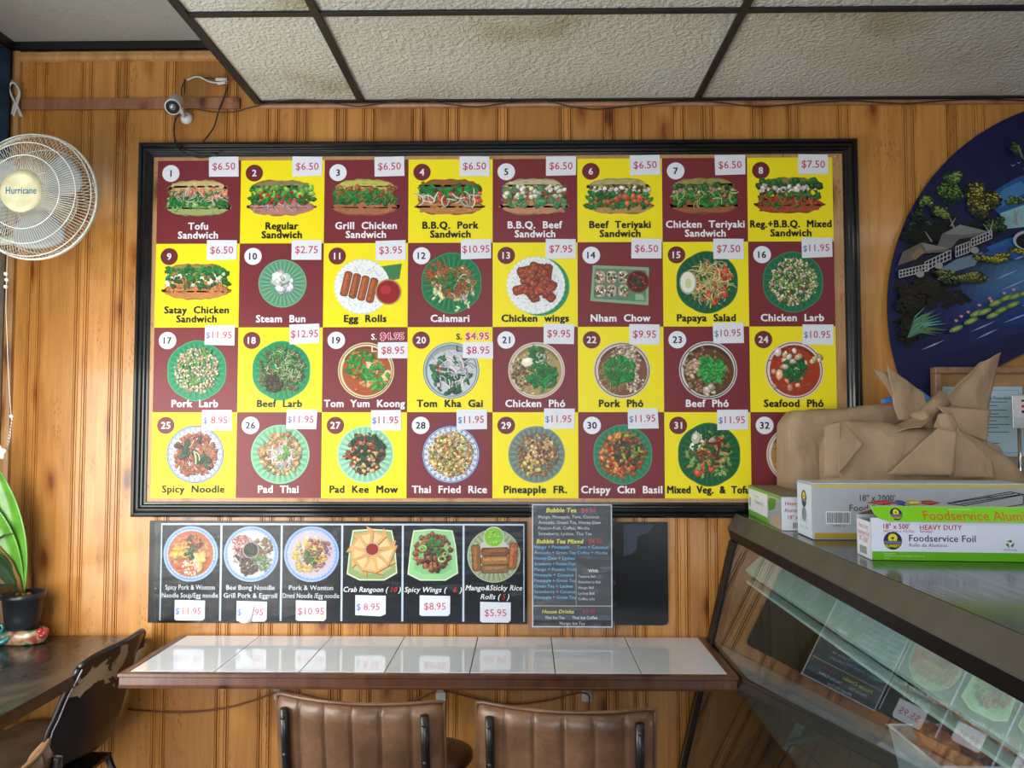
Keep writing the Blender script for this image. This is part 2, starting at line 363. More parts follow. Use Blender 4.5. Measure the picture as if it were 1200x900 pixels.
def piece(P, r, kind, u, v, s, col):
    a = r.uniform(0, PI*2)
    def T(pts): return [(u+x*math.cos(a)-y*math.sin(a), v+x*math.sin(a)+y*math.cos(a)) for x, y in pts]
    c = tuple(q*.86 for q in jit(col, r, .42)); dk = tuple(q*.35 for q in c); lt = tuple(min(1, q*1.5+.03) for q in c)
    if kind == 'blob':
        n = 7; rs = [r.uniform(.7, 1.1) for _ in range(n)]
        sh = [(s*q*math.cos(2*PI*k/n), s*.75*q*math.sin(2*PI*k/n)) for k, q in enumerate(rs)]
        P.pl([(x+s*.12, y-s*.2) for x, y in T(sh)], dk); P.pl(T(sh), c)
        P.pl([(x-s*.1, y+s*.15) for x, y in T([(x*.45, y*.45) for x, y in sh])], lt)
    elif kind == 'leaf':
        sh = [(s*1.3, 0), (s*.7, s*.45), (s*.15, s*.3), (-s*.2, s*.6), (-s*1.0, s*.15), (-s*.7, -s*.4), (0, -s*.35), (s*.5, -s*.55)]
        P.pl([(x+s*.1, y-s*.15) for x, y in T(sh)], dk); P.pl(T(sh), c); P.pl(T([(s*1.0, 0), (0, s*.09), (-s*.7, 0), (0, -s*.09)]), lt)
    elif kind == 'strip':
        L = s*2.4; w_ = s*.22; b = r.uniform(-.6, .6)*s
        up_ = [(-L/2+L*k/4, b*(1-((k-2)/2)**2)) for k in range(5)]
        P.pl(T([(x, y-w_*.9) for x, y in up_]+[(x, y+w_*.3) for x, y in up_[::-1]]), dk)
        P.pl(T([(x, y-w_*.4) for x, y in up_]+[(x, y+w_*.6) for x, y in up_[::-1]]), c)
    elif kind == 'ring':
        n = 12
        for k in range(n):
            a0, a1 = 2*PI*k/n, 2*PI*(k+1)/n
            P.pl([(u+s*math.cos(a0), v+s*.8*math.sin(a0)), (u+s*math.cos(a1), v+s*.8*math.sin(a1)), (u+s*.6*math.cos(a1), v+s*.45*math.sin(a1)), (u+s*.6*math.cos(a0), v+s*.45*math.sin(a0))], jit(col, r, .3))
def roll(P, u, v, L, W, ang, col, r):
    c, d = math.cos(ang), math.sin(ang)
    def T(pts): return [(u+x*c-y*d, v+x*d+y*c) for x, y in pts]
    def cap(L, W): return [(-L/2+W*.2, -W/2), (L/2-W*.2, -W/2), (L/2, -W*.25), (L/2, W*.25), (L/2-W*.2, W/2), (-L/2+W*.2, W/2), (-L/2, W*.25), (-L/2, -W*.25)]
    base = jit(col, r, .1)
    P.pl(T([(x, y) for x, y in cap(L*1.05, W*1.15)]), tuple(q*.3 for q in base)); P.pl(T(cap(L, W)), base)
    P.pl(T([(x, y+W*.14) for x, y in cap(L*.86, W*.35)]), tuple(min(1, q*1.6) for q in base))
    for _ in range(12):
        x, y = r.uniform(-L*.45, L*.45), r.uniform(-W*.4, W*.4); e = W*.1
        P.pl(T([(x-e, y-e), (x+e*1.5, y), (x, y+e)]), jit(tuple(q*.6 for q in base), r, .5))
def plate(P, cx, cy, R, col, rim, style, r):
    base = hexc(col); rc = hexc(rim)
    n = 60
    def outline(f): return [(cx+R*f*(1+(.035*abs(math.sin(6*2*PI*k/n/2*1.0)) if style == 'scallop' else 0))*math.cos(2*PI*k/n), cy+R*f*(1+(.035*abs(math.sin(6*2*PI*k/n/2)) if style == 'scallop' else 0))*math.sin(2*PI*k/n)) for k in range(n)]
    if style == 'doily':
        P.pl(outline(1), base)
        for k in range(34):
            a = 2*PI*k/34; P.ell(cx+R*.93*math.cos(a), cy+R*.9*math.sin(a), R*.085, R*.085, '#e4e7ea'[1:], 8)
        P.ell(cx-.03*R, cy, R*.92, R*.9, 'e3e6ea')
        for k in range(240):
            a = r.uniform(0, 2*PI); q = R*r.uniform(.5, .9); P.ell(cx+q*math.cos(a), cy+q*math.sin(a), R*.022, R*.016, 'a9b4ba', 5)
        return
    P.pl(outline(1), tuple(min(1, q*1.35+.02) for q in base) if style in ('ribs', 'scallop') else rc)
    P.pl(outline(.965), base)
    if style in ('ribs', 'scallop'):
        for k in range(56):
            a = 2*PI*k/56+r.uniform(-.02, .02); c, d = math.cos(a), math.sin(a); ww = R*.018
            col2 = tuple(min(1, q*(1.55 if k % 2 else .55)+.01) for q in base)
            P.pl([(cx+R*.55*c-ww*d, cy+R*.55*d+ww*c), (cx+R*.55*c+ww*d, cy+R*.55*d-ww*c), (cx+R*.93*c+ww*d*.6, cy+R*.93*d-ww*c*.6), (cx+R*.93*c-ww*d*.6, cy+R*.93*d+ww*c*.6)], col2)
    elif style == 'pattern':
        P.ell(cx, cy, R*.95, R*.95, '4a5f93', 40); P.ell(cx, cy, R*.925, R*.925, 'ccd4e2', 40)
        for k in range(28):
            for q, o_ in ((.86, 0), (.74, .5)):
                a = 2*PI*(k+o_)/28; u, v = cx+R*q*math.cos(a), cy+R*q*math.sin(a); e = R*.05
                c, d = math.cos(a), math.sin(a)
                P.pl([(u+e*1.3*c, v+e*1.3*d), (u-e*d, v+e*c), (u-e*1.3*c, v-e*1.3*d), (u+e*d, v-e*c)], '3f5590')
                P.pl([(u+e*.6*c, v+e*.6*d), (u-e*.5*d, v+e*.5*c), (u-e*.6*c, v-e*.6*d), (u+e*.5*d, v-e*.5*c)], 'c8d2e4')
    elif style == 'bowl':
        P.ell(cx, cy, R*.93, R*.93, rim, 40); P.ell(cx+R*.02, cy-R*.02, R*.87, R*.87, col, 40)
        P.pl([(cx+R*.87*math.cos(t), cy+R*.87*math.sin(t)) for t in [PI*.15+k*PI*.7/12 for k in range(13)]]+[(cx+R*.80*math.cos(t), cy+R*.74*math.sin(t)) for t in [PI*.85-k*PI*.7/12 for k in range(13)]], tuple(q*.6 for q in base))
    elif style == 'bluebowl':
        P.ell(cx, cy, R*.97, R*.97, '8fa6d8', 44); P.ell(cx, cy, R*.93, R*.93, '5a76bd', 44); P.ell(cx, cy, R*.9, R*.9, '9fb3dd', 44)
        for k in range(40):
            a = 2*PI*k/40; P.ell(cx+R*.87*math.cos(a), cy+R*.87*math.sin(a), R*.022, R*.022, '4f6db8', 6)
        P.ell(cx, cy, R*.83, R*.83, col, 44)
def foods(P, cx, cy, R, lst, r):
    for col, n, s, kind, ox, oy, sp in lst:
        for _ in range(int(n*(1.9 if n > 12 else 1))):
            a = r.uniform(0, 2*PI); q = math.sqrt(r.random())*sp*R*1.08
            piece(P, r, kind, cx+ox*R+q*math.cos(a), cy+oy*R+q*math.sin(a), s*R*r.uniform(.5, 1.15)*(.75 if n > 12 else 1.05), col)
def sandwich(P, cx, cy, W, H, spec, r):
    top, bot, fill = spec
    def band(y0, y1, x0, x1, col, wob=.06, n=16):
        up_ = [(cx+W*(x0+(x1-x0)*k/n), cy+H*(y1-(abs(2*k/n-1)**4)*(y1-y0)*.55)+r.uniform(-wob, wob)*H*.4) for k in range(n+1)]
        dn = [(cx+W*(x0+(x1-x0)*k/n), cy+H*(y0+(abs(2*k/n-1)**4)*(y1-y0)*.55)+r.uniform(-wob, wob)*H*.4) for k in range(n, -1, -1)]
        P.pl(up_+dn, col)
    band(.05, .5, -.46, .44, tuple(q*.7 for q in hexc(top))); band(.15, .47, -.44, .42, top)
    for _ in range(22): P.ell(cx+W*r.uniform(-.4, .38), cy+H*r.uniform(.22, .42), W*.03, H*.03, jit(top, r, .3), 6)
    band(-.5, -.02, -.5, .5, tuple(q*.6 for q in hexc(bot))); band(-.47, -.1, -.49, .49, bot)
    for _ in range(24): P.ell(cx+W*r.uniform(-.42, .42), cy+H*r.uniform(-.42, -.2), W*.035, H*.035, jit(bot, r, .22), 6)
    for col, n, s, kind, y0, y1 in fill:
        for _ in range(int(n*2.2)): piece(P, r, kind, cx+W*r.uniform(-.43, .43), cy+H*r.uniform(y0, y1)*(.85 if y1 > .3 else 1), s*H*r.uniform(.35, .85), col)
GR, DG, OR, RD, WH, BR, BG, TN = '2c7a3a', '1c4a2c', 'd0602c', 'b03022', 'd8d4c4', '8a5030', 'cdbd96', 'b08a58'

# ================================================================= STRUCTURE
ZC = 2.678; ZU = 2.905; XL = -1.90; XR = 3.0; YF = -6.0
struct('floor', MB().box((XL-.1, YF, -.05), (XR, .1, 0)), 'floor_tile')
wb = struct('wall_back', MB().box((XL-.1, .012, 0), (XR, .12, ZU+.1)), 'groove_shadow_board')
# planks: wide boards and narrow beaded strips between the pairs of grooves
PX = [-1.805, -1.631, -1.501, -1.321, -1.094, -.942, -.837, -.691, -.589, -.410, -.282, -.101, .130, .282, .386, .537, .644, .823, .952, 1.133, 1.367, 1.520, 1.621, 1.80, 1.95, 2.17, 2.33, 2.48, 2.70, 2.85]
SW = .034
def plank(x0, x1):
    g = .0022; e = .0075
    prof = [(x0+.0008, .011), (x0+.0008, .004), (x0+g, 0), (x0+e-.002, 0), (x0+e-.0005, .003), (x0+e+.0015, 0)]
    prof += [(2*(x0+x1)/2-a, b) for a, b in prof[::-1]]
    return MB().prism(prof, 0.0, ZU, 'z')
prev = XL+.001
for x in PX+[XR]:
    if x-prev > .01:
        obj('plank', plank(prev, x if x < XR else XR), 'pine', wb)
    if x < XR:
        g = .0022
        pr_ = [(x+.0008, .011), (x+.0008, .004), (x+g, 0.0), (x+.007, 0), (x+.0085, .003), (x+.010, 0), (x+SW-.010, 0), (x+SW-.0085, .003), (x+SW-.007, 0), (x+SW-g, 0), (x+SW-.0008, .004), (x+SW-.0008, .011)]
        obj('bead_strip', MB().prism(pr_, 0.0, ZU, 'z'), 'pine', wb)
    prev = x+SW
# left wall with its window, right wall, front wall with storefront glass
wl = MB(); wl.box((XL-.1, -.50, 0), (XL, 0, ZU)); wl.box((XL-.1, YF, 0), (XL, -.50, .22)); wl.box((XL-.1, YF, 2.86), (XL, -.50, ZU)); wl.box((XL-.1, YF, .22), (XL, -3.2, 2.86))
struct('wall_left', wl, 'plaster')
wf = MB()
for a in (-.54, -1.85, -3.2): wf.box((XL-.06, a, .22), (XL-.02, a+.04, 2.86))
wf.box((XL-.06, -3.2, .22), (XL-.02, -.50, .26)); wf.box((XL-.06, -3.2, 2.82), (XL-.02, -.50, 2.86))
w1 = struct('window_1', wf, 'black_metal'); obj('pane', MB().box((XL-.045, -3.16, .26), (XL-.04, -.54, 2.82)), 'pane_glass', w1)
struct('wall_right', MB().box((XR, YF, 0), (XR+.1, 0, ZU)), 'plaster')
wf = MB(); wf.box((XL-.1, YF-.1, 0), (XR, YF, .5)); wf.box((XL-.1, YF-.1, 2.45), (XR, YF, ZU)); wf.box((XL-.1, YF-.1, .5), (-1.5, YF, 2.45)); wf.box((1.6, YF-.1, .5), (XR, YF, 2.45))
struct('wall_front', wf, 'plaster')
w2 = struct('window_2', MB().box((-.03, YF-.08, .5), (.03, YF-.02, 2.45)).box((-1.5, YF-.08, .5), (1.6, YF-.02, .56)).box((-1.5, YF-.08, 2.4), (1.6, YF-.02, 2.45)), 'black_metal')
obj('pane', MB().box((-1.5, YF-.06, .56), (1.6, YF-.05, 2.4)), 'pane_glass', w2)
# ceilings: painted upper one at left, dropped grid
cl = struct('ceiling', MB().box((XL-.1, YF, ZU), (XR, .1, ZU+.06)), 'ceiling_paint')
X0 = -.979; T0 = -.600; TW = 1.2192; TD = .6096; R0 = -.0433
cols = [X0, T0, T0+TW, T0+2*TW, T0+3*TW]; cols = [c for c in cols if c < XR]+[XR]
rows = [-.002, R0-TD+.0]+[R0-TD*k for k in range(2, 9)]
LAMPS = {(1, 3), (3, 3), (1, 6), (3, 6)}
for i in range(len(cols)-1):
    for j in range(len(rows)-1):
        if (i, j) in LAMPS: continue
        m = MB().box((cols[i]+.002, rows[j+1]+.002, ZC+.004), (cols[i+1]-.002, rows[j]-.002, ZC+.016)); obj('ceiling_tile', m, 'ceiling_tile', cl)
ye = rows[-1]
for c in cols[1:-1]: obj('grid_bar', MB().box((c-.012, ye, ZC-.006), (c+.012, -.002, ZC+.003)), 'black_tee', cl, bevel=.001)
for r_ in rows[1:-1]: obj('grid_bar', MB().box((X0+.013, r_-.012, ZC-.004), (XR, r_+.012, ZC+.003)), 'black_tee', cl, bevel=.001)
obj('edge_bar', MB().box((X0-.012, ye, ZC-.006), (X0+.012, -.002, ZC+.05)), 'black_tee', cl)
obj('soffit_side', MB().box((X0-.008, ye, ZC+.05), (X0+.0, -.002, ZU)), 'ceiling_paint', cl)
obj('wall_angle_bar', MB().box((X0+.012, -.016, ZC-.004), (XR, -.001, ZC+.003)), 'black_tee', cl)
obj('soffit_end', MB().box((X0, ye-.02, ZC), (XR, ye, ZU)), 'ceiling_paint', cl)
for (i, j) in sorted(LAMPS):
    x0, x1, y0, y1 = cols[i], cols[i+1], rows[j+1], rows[j]
    t = thing('ceiling_light', 'recessed ceiling light in the dropped grid, %s of the camera, %s row' % ('left' if i == 1 else 'right', 'nearer' if j == 3 else 'farther'), 'ceiling light', ((x0+x1)/2, (y0+y1)/2, ZC), group='recessed ceiling lights')
    obj('housing', MB().box((x0+.004, y0+.004, ZC+.03), (x1-.004, y1-.004, ZC+.09)), 'white_plastic', t)
    obj('diffuser', MB().box((x0+.02, y0+.02, ZC+.006), (x1-.02, y1-.02, ZC+.02)), 'lamp_glow', t)
# trims
struct('trim_1', MB().prism([(-.001, 2.835), (-.016, 2.838), (-.018, 2.85), (-.014, 2.868), (-.001, 2.872)], -1.864, X0-.01, 'x'), 'pine_trim')
struct('trim_2', MB().prism([(XL+.012, -.001), (XL+.014, -.016), (XL+.028, -.018), (XL+.042, -.015), (XL+.044, -.001)], 0.0, 2.872, 'z'), 'pine_trim')
struct('trim_3', MB().box((-1.852, -.013, 2.654), (-1.044, -.001, 2.694)), 'reddish_lath', bevel=.0015)
struct('trim_4', MB().prism([(-.001, 2.654), (-.010, 2.656), (-.013, 2.664), (-.009, 2.672), (-.001, 2.673)], -.97, XR, 'x'), 'reddish_lath')
struct('trim_5', MB().box((XL+.001, -.022, 2.876), (X0-.012, -.001, 2.904)), 'black_metal')
struct('trim_6', MB().box((XL+.001, -3.2, 2.872), (XL+.022, -.024, 2.904)), 'black_metal')

# ================================================================= MENU BOARD
GX, GZ, SQ = -1.3383, 2.4587, .3048
fx0, fx1, fz0, fz1 = -1.408, 1.190, 1.172, 2.526
mbd = thing('menu_board', 'large black framed menu board of thirty-two maroon and yellow dish panels', 'menu board', ((fx0+fx1)/2, -.001, fz0))
obj('backing_board', MB().box((fx0+.05, -.016, fz0+.05), (fx1-.05, -.004, fz1-.05)), 'plywood', mbd)
def rail(p, q, inw):                    # mitred moulding from p to q, inw = inward direction
    prof = [(0, 0), (0, .022), (.006, .030), (.014, .031), (.018, .026), (.022, .030), (.030, .031), (.036, .025), (.041, .025), (.046, .020), (.054, .019), (.055, 0)]
    p, q, inw = Vector(p), Vector(q), Vector(inw); d = (q-p).normalized(); m = MB(); n = len(prof); vs = []
    for base, sg in ((p, 1), (q, -1)):
        for a, h in prof: vs.append(base+inw*a+d*a*sg+Vector((0, -.001-h, 0)))
    m.mesh(vs, [tuple(range(n)), tuple(range(2*n-1, n-1, -1))]+[(k, (k+1) % n, n+(k+1) % n, n+k) for k in range(n)])
    return m
for p, q, i in (((fx0, 0, fz1), (fx1, 0, fz1), (0, 0, -1)), ((fx0, 0, fz0), (fx1, 0, fz0), (0, 0, 1)), ((fx0, 0, fz0), (fx0, 0, fz1), (1, 0, 0)), ((fx1, 0, fz0), (fx1, 0, fz1), (-1, 0, 0))):
    obj('frame_rail', rail(p, q, i), 'black_gloss', mbd, bevel=.0008)
for u, v in ((-1.348, 2.455), (-1.347, 2.41-.0), (-1.349, 1.86), (-1.35, 1.28), (1.112, 2.46), (1.115, 1.85), (.2, 1.232)):
    obj('tack', MB().lathe([(.001, 0), (.004, .0), (.003, -.003), (.0005, -.004)], (u, -.0165, v), 10, 'y'), 'chrome', mbd)
def F(*a): return a
SWF = {
 1: ('c9b07c', '9aa868', [('8fb06a', 24, .16, 'blob', -.25, .2), (GR, 26, .16, 'leaf', -.2, .15), ('c87a60', 16, .12, 'blob', 0, .25), (WH, 14, .13, 'strip', -.1, .2)]),
 2: ('8e7a58', 'b57a72', [('b8a9a0', 18, .15, 'strip', -.35, -.1), (GR, 40, .17, 'leaf', -.15, .3), ('7fae4e', 14, .16, 'blob', .05, .35), (RD, 10, .08, 'blob', -.2, .2)]),
 3: ('b8b45c', 'a56a48', [('a06038', 24, .14, 'blob', .05, .3), (GR, 34, .17, 'leaf', -.15, .15), (OR, 14, .1, 'strip', -.1, .2)]),
 4: ('8a5a34', 'b07a4a', [('6d3a2a', 20, .14, 'blob', 0, .25), (GR, 30, .16, 'leaf', -.15, .35), ('c85a42', 16, .13, 'blob', -.15, .1), (WH, 10, .18, 'strip', -.2, .1)]),
 5: ('b9b08a', 'b98868', [('8d5a5c', 18, .13, 'blob', 0, .25), ('4f8a60', 34, .17, 'leaf', -.25, .2), (OR, 18, .12, 'strip', -.1, .15), (WH, 16, .12, 'blob', -.05, .3)]),
 6: ('a9a26e', 'b48a5a', [('5a4030', 34, .09, 'blob', .05, .35), (WH, 22, .11, 'blob', -.1, .25), (GR, 34, .17, 'leaf', -.3, .1), ('c05a3c', 8, .14, 'blob', -.25, 0)]),
 7: ('9a8a4e', '96603c', [('355f2a', 16, .17, 'blob', .1, .3), ('b59a78', 30, .1, 'blob', 0, .2), (GR, 34, .16, 'leaf', -.25, .1), ('c8c070', 14, .13, 'strip', -.25, .1)]),
 8: ('8a7c4a', '9c4a34', [('2f5f2c', 16, .18, 'blob', .3, .5), (WH, 14, .15, 'blob', .1, .3), ('4a2d20', 26, .09, 'blob', -.1, .15), (GR, 20, .15, 'leaf', -.25, .05), ('cc5a3a', 26, .12, 'strip', -.25, 0)]),
 9: ('9a7c48', 'b57a48', [(GR, 30, .15, 'leaf', .1, .45), ('e08a58', 50, .14, 'strip', -.25, .1), (WH, 14, .12, 'blob', -.1, .2), ('2c6a32', 12, .16, 'leaf', -.15, .15)])}
PLF = {   # plate colour, rim colour, style, radius factor, foods
 10: ('5f9478', 'a8c4a8', 'ribs', .86, [('bdbdc6', 12, .24, 'blob', 0, 0, .38), ('d4d4da', 12, .30, 'blob', 0, 0, .26), ('dcdce0', 6, .2, 'blob', 0, 0, .36)]),
 12: ('1c7048', '2c8a5a', 'scallop', 1.06, [('c8d0a0', 24, .16, 'leaf', .1, -.2, .7), ('a06438', 20, .17, 'ring', .2, 0, .5), (OR, 36, .13, 'strip', -.4, .25, .4), ('8a4c2c', 12, .14, 'ring', .1, .1, .45), (GR, 16, .16, 'leaf', -.1, .1, .25), ('d8d8d0', 8, .1, 'strip', .3, -.2, .4)]),
 15: ('1c5a38', '2c7a4a', 'scallop', 1.08, [('c9bd84', 70, .18, 'strip', .1, 0, .65), ('cf5030', 22, .17, 'blob', .15, 0, .6), ('7f9a40', 14, .12, 'leaf', .1, 0, .6), ('d8cc90', 40, .16, 'strip', .1, .05, .5)]),
 16: ('1c6a48', '3c9a6a', 'scallop', 1.05, [(BG, 150, .085, 'blob', 0, 0, .72), ('5f9a3c', 50, .09, 'leaf', .05, 0, .65), ('6a5238', 30, .07, 'blob', -.1, -.05, .6), ('e0dcc8', 40, .06, 'blob', 0, 0, .65)]),
 17: ('1f8058', '3c9a6a', 'scallop', 1.05, [('b59a80', 150, .085, 'blob', 0, 0, .7), ('4f8a3c', 34, .11, 'leaf', .05, .1, .6), ('dcc8b0', 60, .06, 'blob', 0, 0, .66)]),
 18: ('168050', '3c9a6a', 'scallop', 1.03, [('6a5a40', 110, .1, 'blob', 0, 0, .74), ('3a7a36', 60, .12, 'leaf', 0, .05, .66), ('c8c8a8', 50, .1, 'strip', .1, .1, .6), ('3a2820', 26, .11, 'blob', -.25, -.4, .28)]),
 19: ('a5502a', 'cfd0a8', 'bowl', 1.0, [('2e8a3c', 60, .17, 'leaf', -.15, .2, .5), ('d8a880', 9, .2, 'blob', .35, -.15, .45), ('3f9a40', 22, .16, 'leaf', .3, -.2, .45), ('c8742c', 16, .1, 'blob', 0, 0, .7)]),
 20: ('b8bfc8', '6f8790', 'bowl', 1.0, [('d8d4dc', 40, .2, 'strip', 0, 0, .65), ('2c6a48', 30, .2, 'leaf', 0, -.1, .65), ('dad6de', 20, .2, 'strip', .1, .1, .6), ('c03030', 4, .12, 'strip', -.2, -.2, .4)]),
 21: ('a8945c', 'cfc4c4', 'bowl', 1.0, [('c0ac88', 90, .1, 'blob', -.1, 0, .75), ('6a503c', 50, .07, 'blob', -.4, -.1, .45), ('e6e0d4', 6, .22, 'blob', .0, .25, .3), ('1f7a3a', 44, .15, 'leaf', .2, -.2, .45), ('1f7a3a', 14, .13, 'leaf', 0, .6, .25)]),
 22: ('7a5440', 'cdc6c4', 'bowl', 1.0, [('a89a5c', 60, .14, 'strip', -.3, -.2, .5), ('b8a894', 70, .11, 'blob', .1, .35, .5), ('c8b8a0', 26, .1, 'blob', .4, -.4, .3), ('258a3c', 46, .16, 'leaf', -.1, 0, .45)]),
 23: ('5f4024', 'c8cad0', 'bowl', 1.02, [('8a6a50', 70, .12, 'blob', -.1, 0, .72), ('b89a84', 20, .13, 'blob', -.5, .1, .3), ('3aa048', 50, .16, 'leaf', .1, 0, .42), ('c8b8a8', 6, .16, 'blob', 0, -.7, .2)]),
 24: ('a03a20', 'cfcfd4', 'bowl', 1.02, [('c05a2c', 40, .14, 'strip', 0, 0, .75), ('d6c08a', 10, .17, 'blob', .4, .3, .45), ('e0a888', 10, .16, 'blob', -.3, -.2, .5), ('1f6a38', 44, .14, 'leaf', 0, .05, .36), ('d8c8b0', 8, .14, 'blob', -.2, .4, .4)]),
 25: ('c3cbdc', '4f5f8c', 'pattern', 1.02, [('96503a', 130, .13, 'blob', 0, 0, .68), ('b87a5c', 50, .12, 'strip', 0, 0, .62), ('2c4a34', 10, .2, 'leaf', .05, .1, .6), ('b8c89a', 4, .16, 'strip', .1, .2, .3)]),
 26: ('6fa888', 'a8c8b0', 'ribs', 1.04, [('9a7a54', 90, .14, 'blob', 0, .05, .64), ('c89a6c', 30, .13, 'blob', 0, 0, .66), ('d4ccca', 40, .17, 'strip', .05, -.05, .36), ('5a9a48', 3, .18, 'leaf', .1, .1, .2)]),
 27: ('86b8a0', 'b4d0bc', 'ribs', 1.0, [('7a4a30', 60, .15, 'blob', 0, 0, .62), ('1f4a30', 32, .18, 'leaf', 0, .1, .6), ('c89a6c', 24, .12, 'blob', 0, -.1, .5), ('b03028', 6, .2, 'strip', 0, 0, .6), ('243f2c', 14, .16, 'leaf', .1, .2, .5)]),
 28: ('cdd3df', '3f5590', 'pattern', 1.02, [('b59a5c', 140, .11, 'blob', 0, 0, .7), ('d8c080', 60, .1, 'blob', 0, 0, .64), ('b04030', 16, .06, 'blob', 0, 0, .6), ('5a7a3c', 26, .07, 'leaf', 0, 0, .62)]),
 29: ('6b7f78', '8f9f98', 'ribs', 1.0, [('94704a', 140, .1, 'blob', 0, 0, .68), ('c8a878', 44, .12, 'blob', .1, .15, .5), ('c8b060', 14, .12, 'blob', -.2, -.4, .3), ('8a3a28', 14, .07, 'blob', .1, .1, .4)]),
 30: ('2c7a58', 'b8ccb8', 'scallop', 1.02, [('a0582c', 90, .13, 'blob', 0, 0, .72), ('d08a48', 44, .13, 'blob', -.1, .05, .6), ('b03a20', 24, .1, 'blob', 0, -.1, .6), ('4a4a34', 24, .13, 'leaf', .15, .1, .45), ('8a9a40', 10, .12, 'leaf', .3, .2, .5)]),
 31: ('1c5a34', '2c7a48', 'scallop', 1.08, [('7f9a58', 44, .16, 'leaf', 0, 0, .66), ('c85a38', 10, .26, 'blob', 0, -.05, .6), ('b08a4c', 14, .17, 'blob', .1, .1, .5), ('d0d4c0', 6, .2, 'blob', -.2, .35, .4), ('2c5a34', 18, .16, 'leaf', .1, .2, .6), ('a82a28', 6, .2, 'strip', .2, .1, .5)]),
 32: ('b88448', 'd0d2d6', 'bowl', 1.02, [('c8a860', 70, .15, 'strip', 0, 0, .7), ('b03028', 12, .2, 'strip', .1, .2, .6), ('e0c8a0', 16, .14, 'blob', -.1, -.1, .6), ('4a5a34', 8, .14, 'leaf', 0, .5, .4)])}
TITLES = ['Tofu|Sandwich', 'Regular|Sandwich', 'Grill Chicken|Sandwich', 'B.B.Q. Pork|Sandwich', 'B.B.Q. Beef|Sandwich', 'Beef Teriyaki|Sandwich', 'Chicken Teriyaki|Sandwich', 'Reg.+B.B.Q. Mixed|Sandwich',
 'Satay Chicken|Sandwich', 'Steam Bun', 'Egg Rolls', 'Calamari', 'Chicken wings', 'Nham Chow', 'Papaya Salad', 'Chicken Larb',
 'Pork Larb', 'Beef Larb', 'Tom Yum Koong', 'Tom Kha Gai', 'Chicken Phó', 'Pork Phó', 'Beef Phó', 'Seafood Phó',
 'Spicy Noodle', 'Pad Thai', 'Pad Kee Mow', 'Thai Fried Rice', 'Pineapple FR.', 'Crispy Ckn Basil', 'Mixed Veg. & Tofu', None]
PRICES = '6.50 6.50 6.50 6.50 6.50 6.50 6.50 7.50 6.50 2.75 3.95 10.95 7.95 6.50 7.50 11.95 11.95 12.95 8.95 8.95 9.95 9.95 10.95 10.95 8.95 11.95 11.95 11.95 11.95 11.95 11.95 -'.split()
BLUE_D = {16, 17, 23, 24, 25, 26, 27, 28, 29, 30, 31}
MAR, YEL = '752c34', 'eedd1c'
mr = random.Random(3)
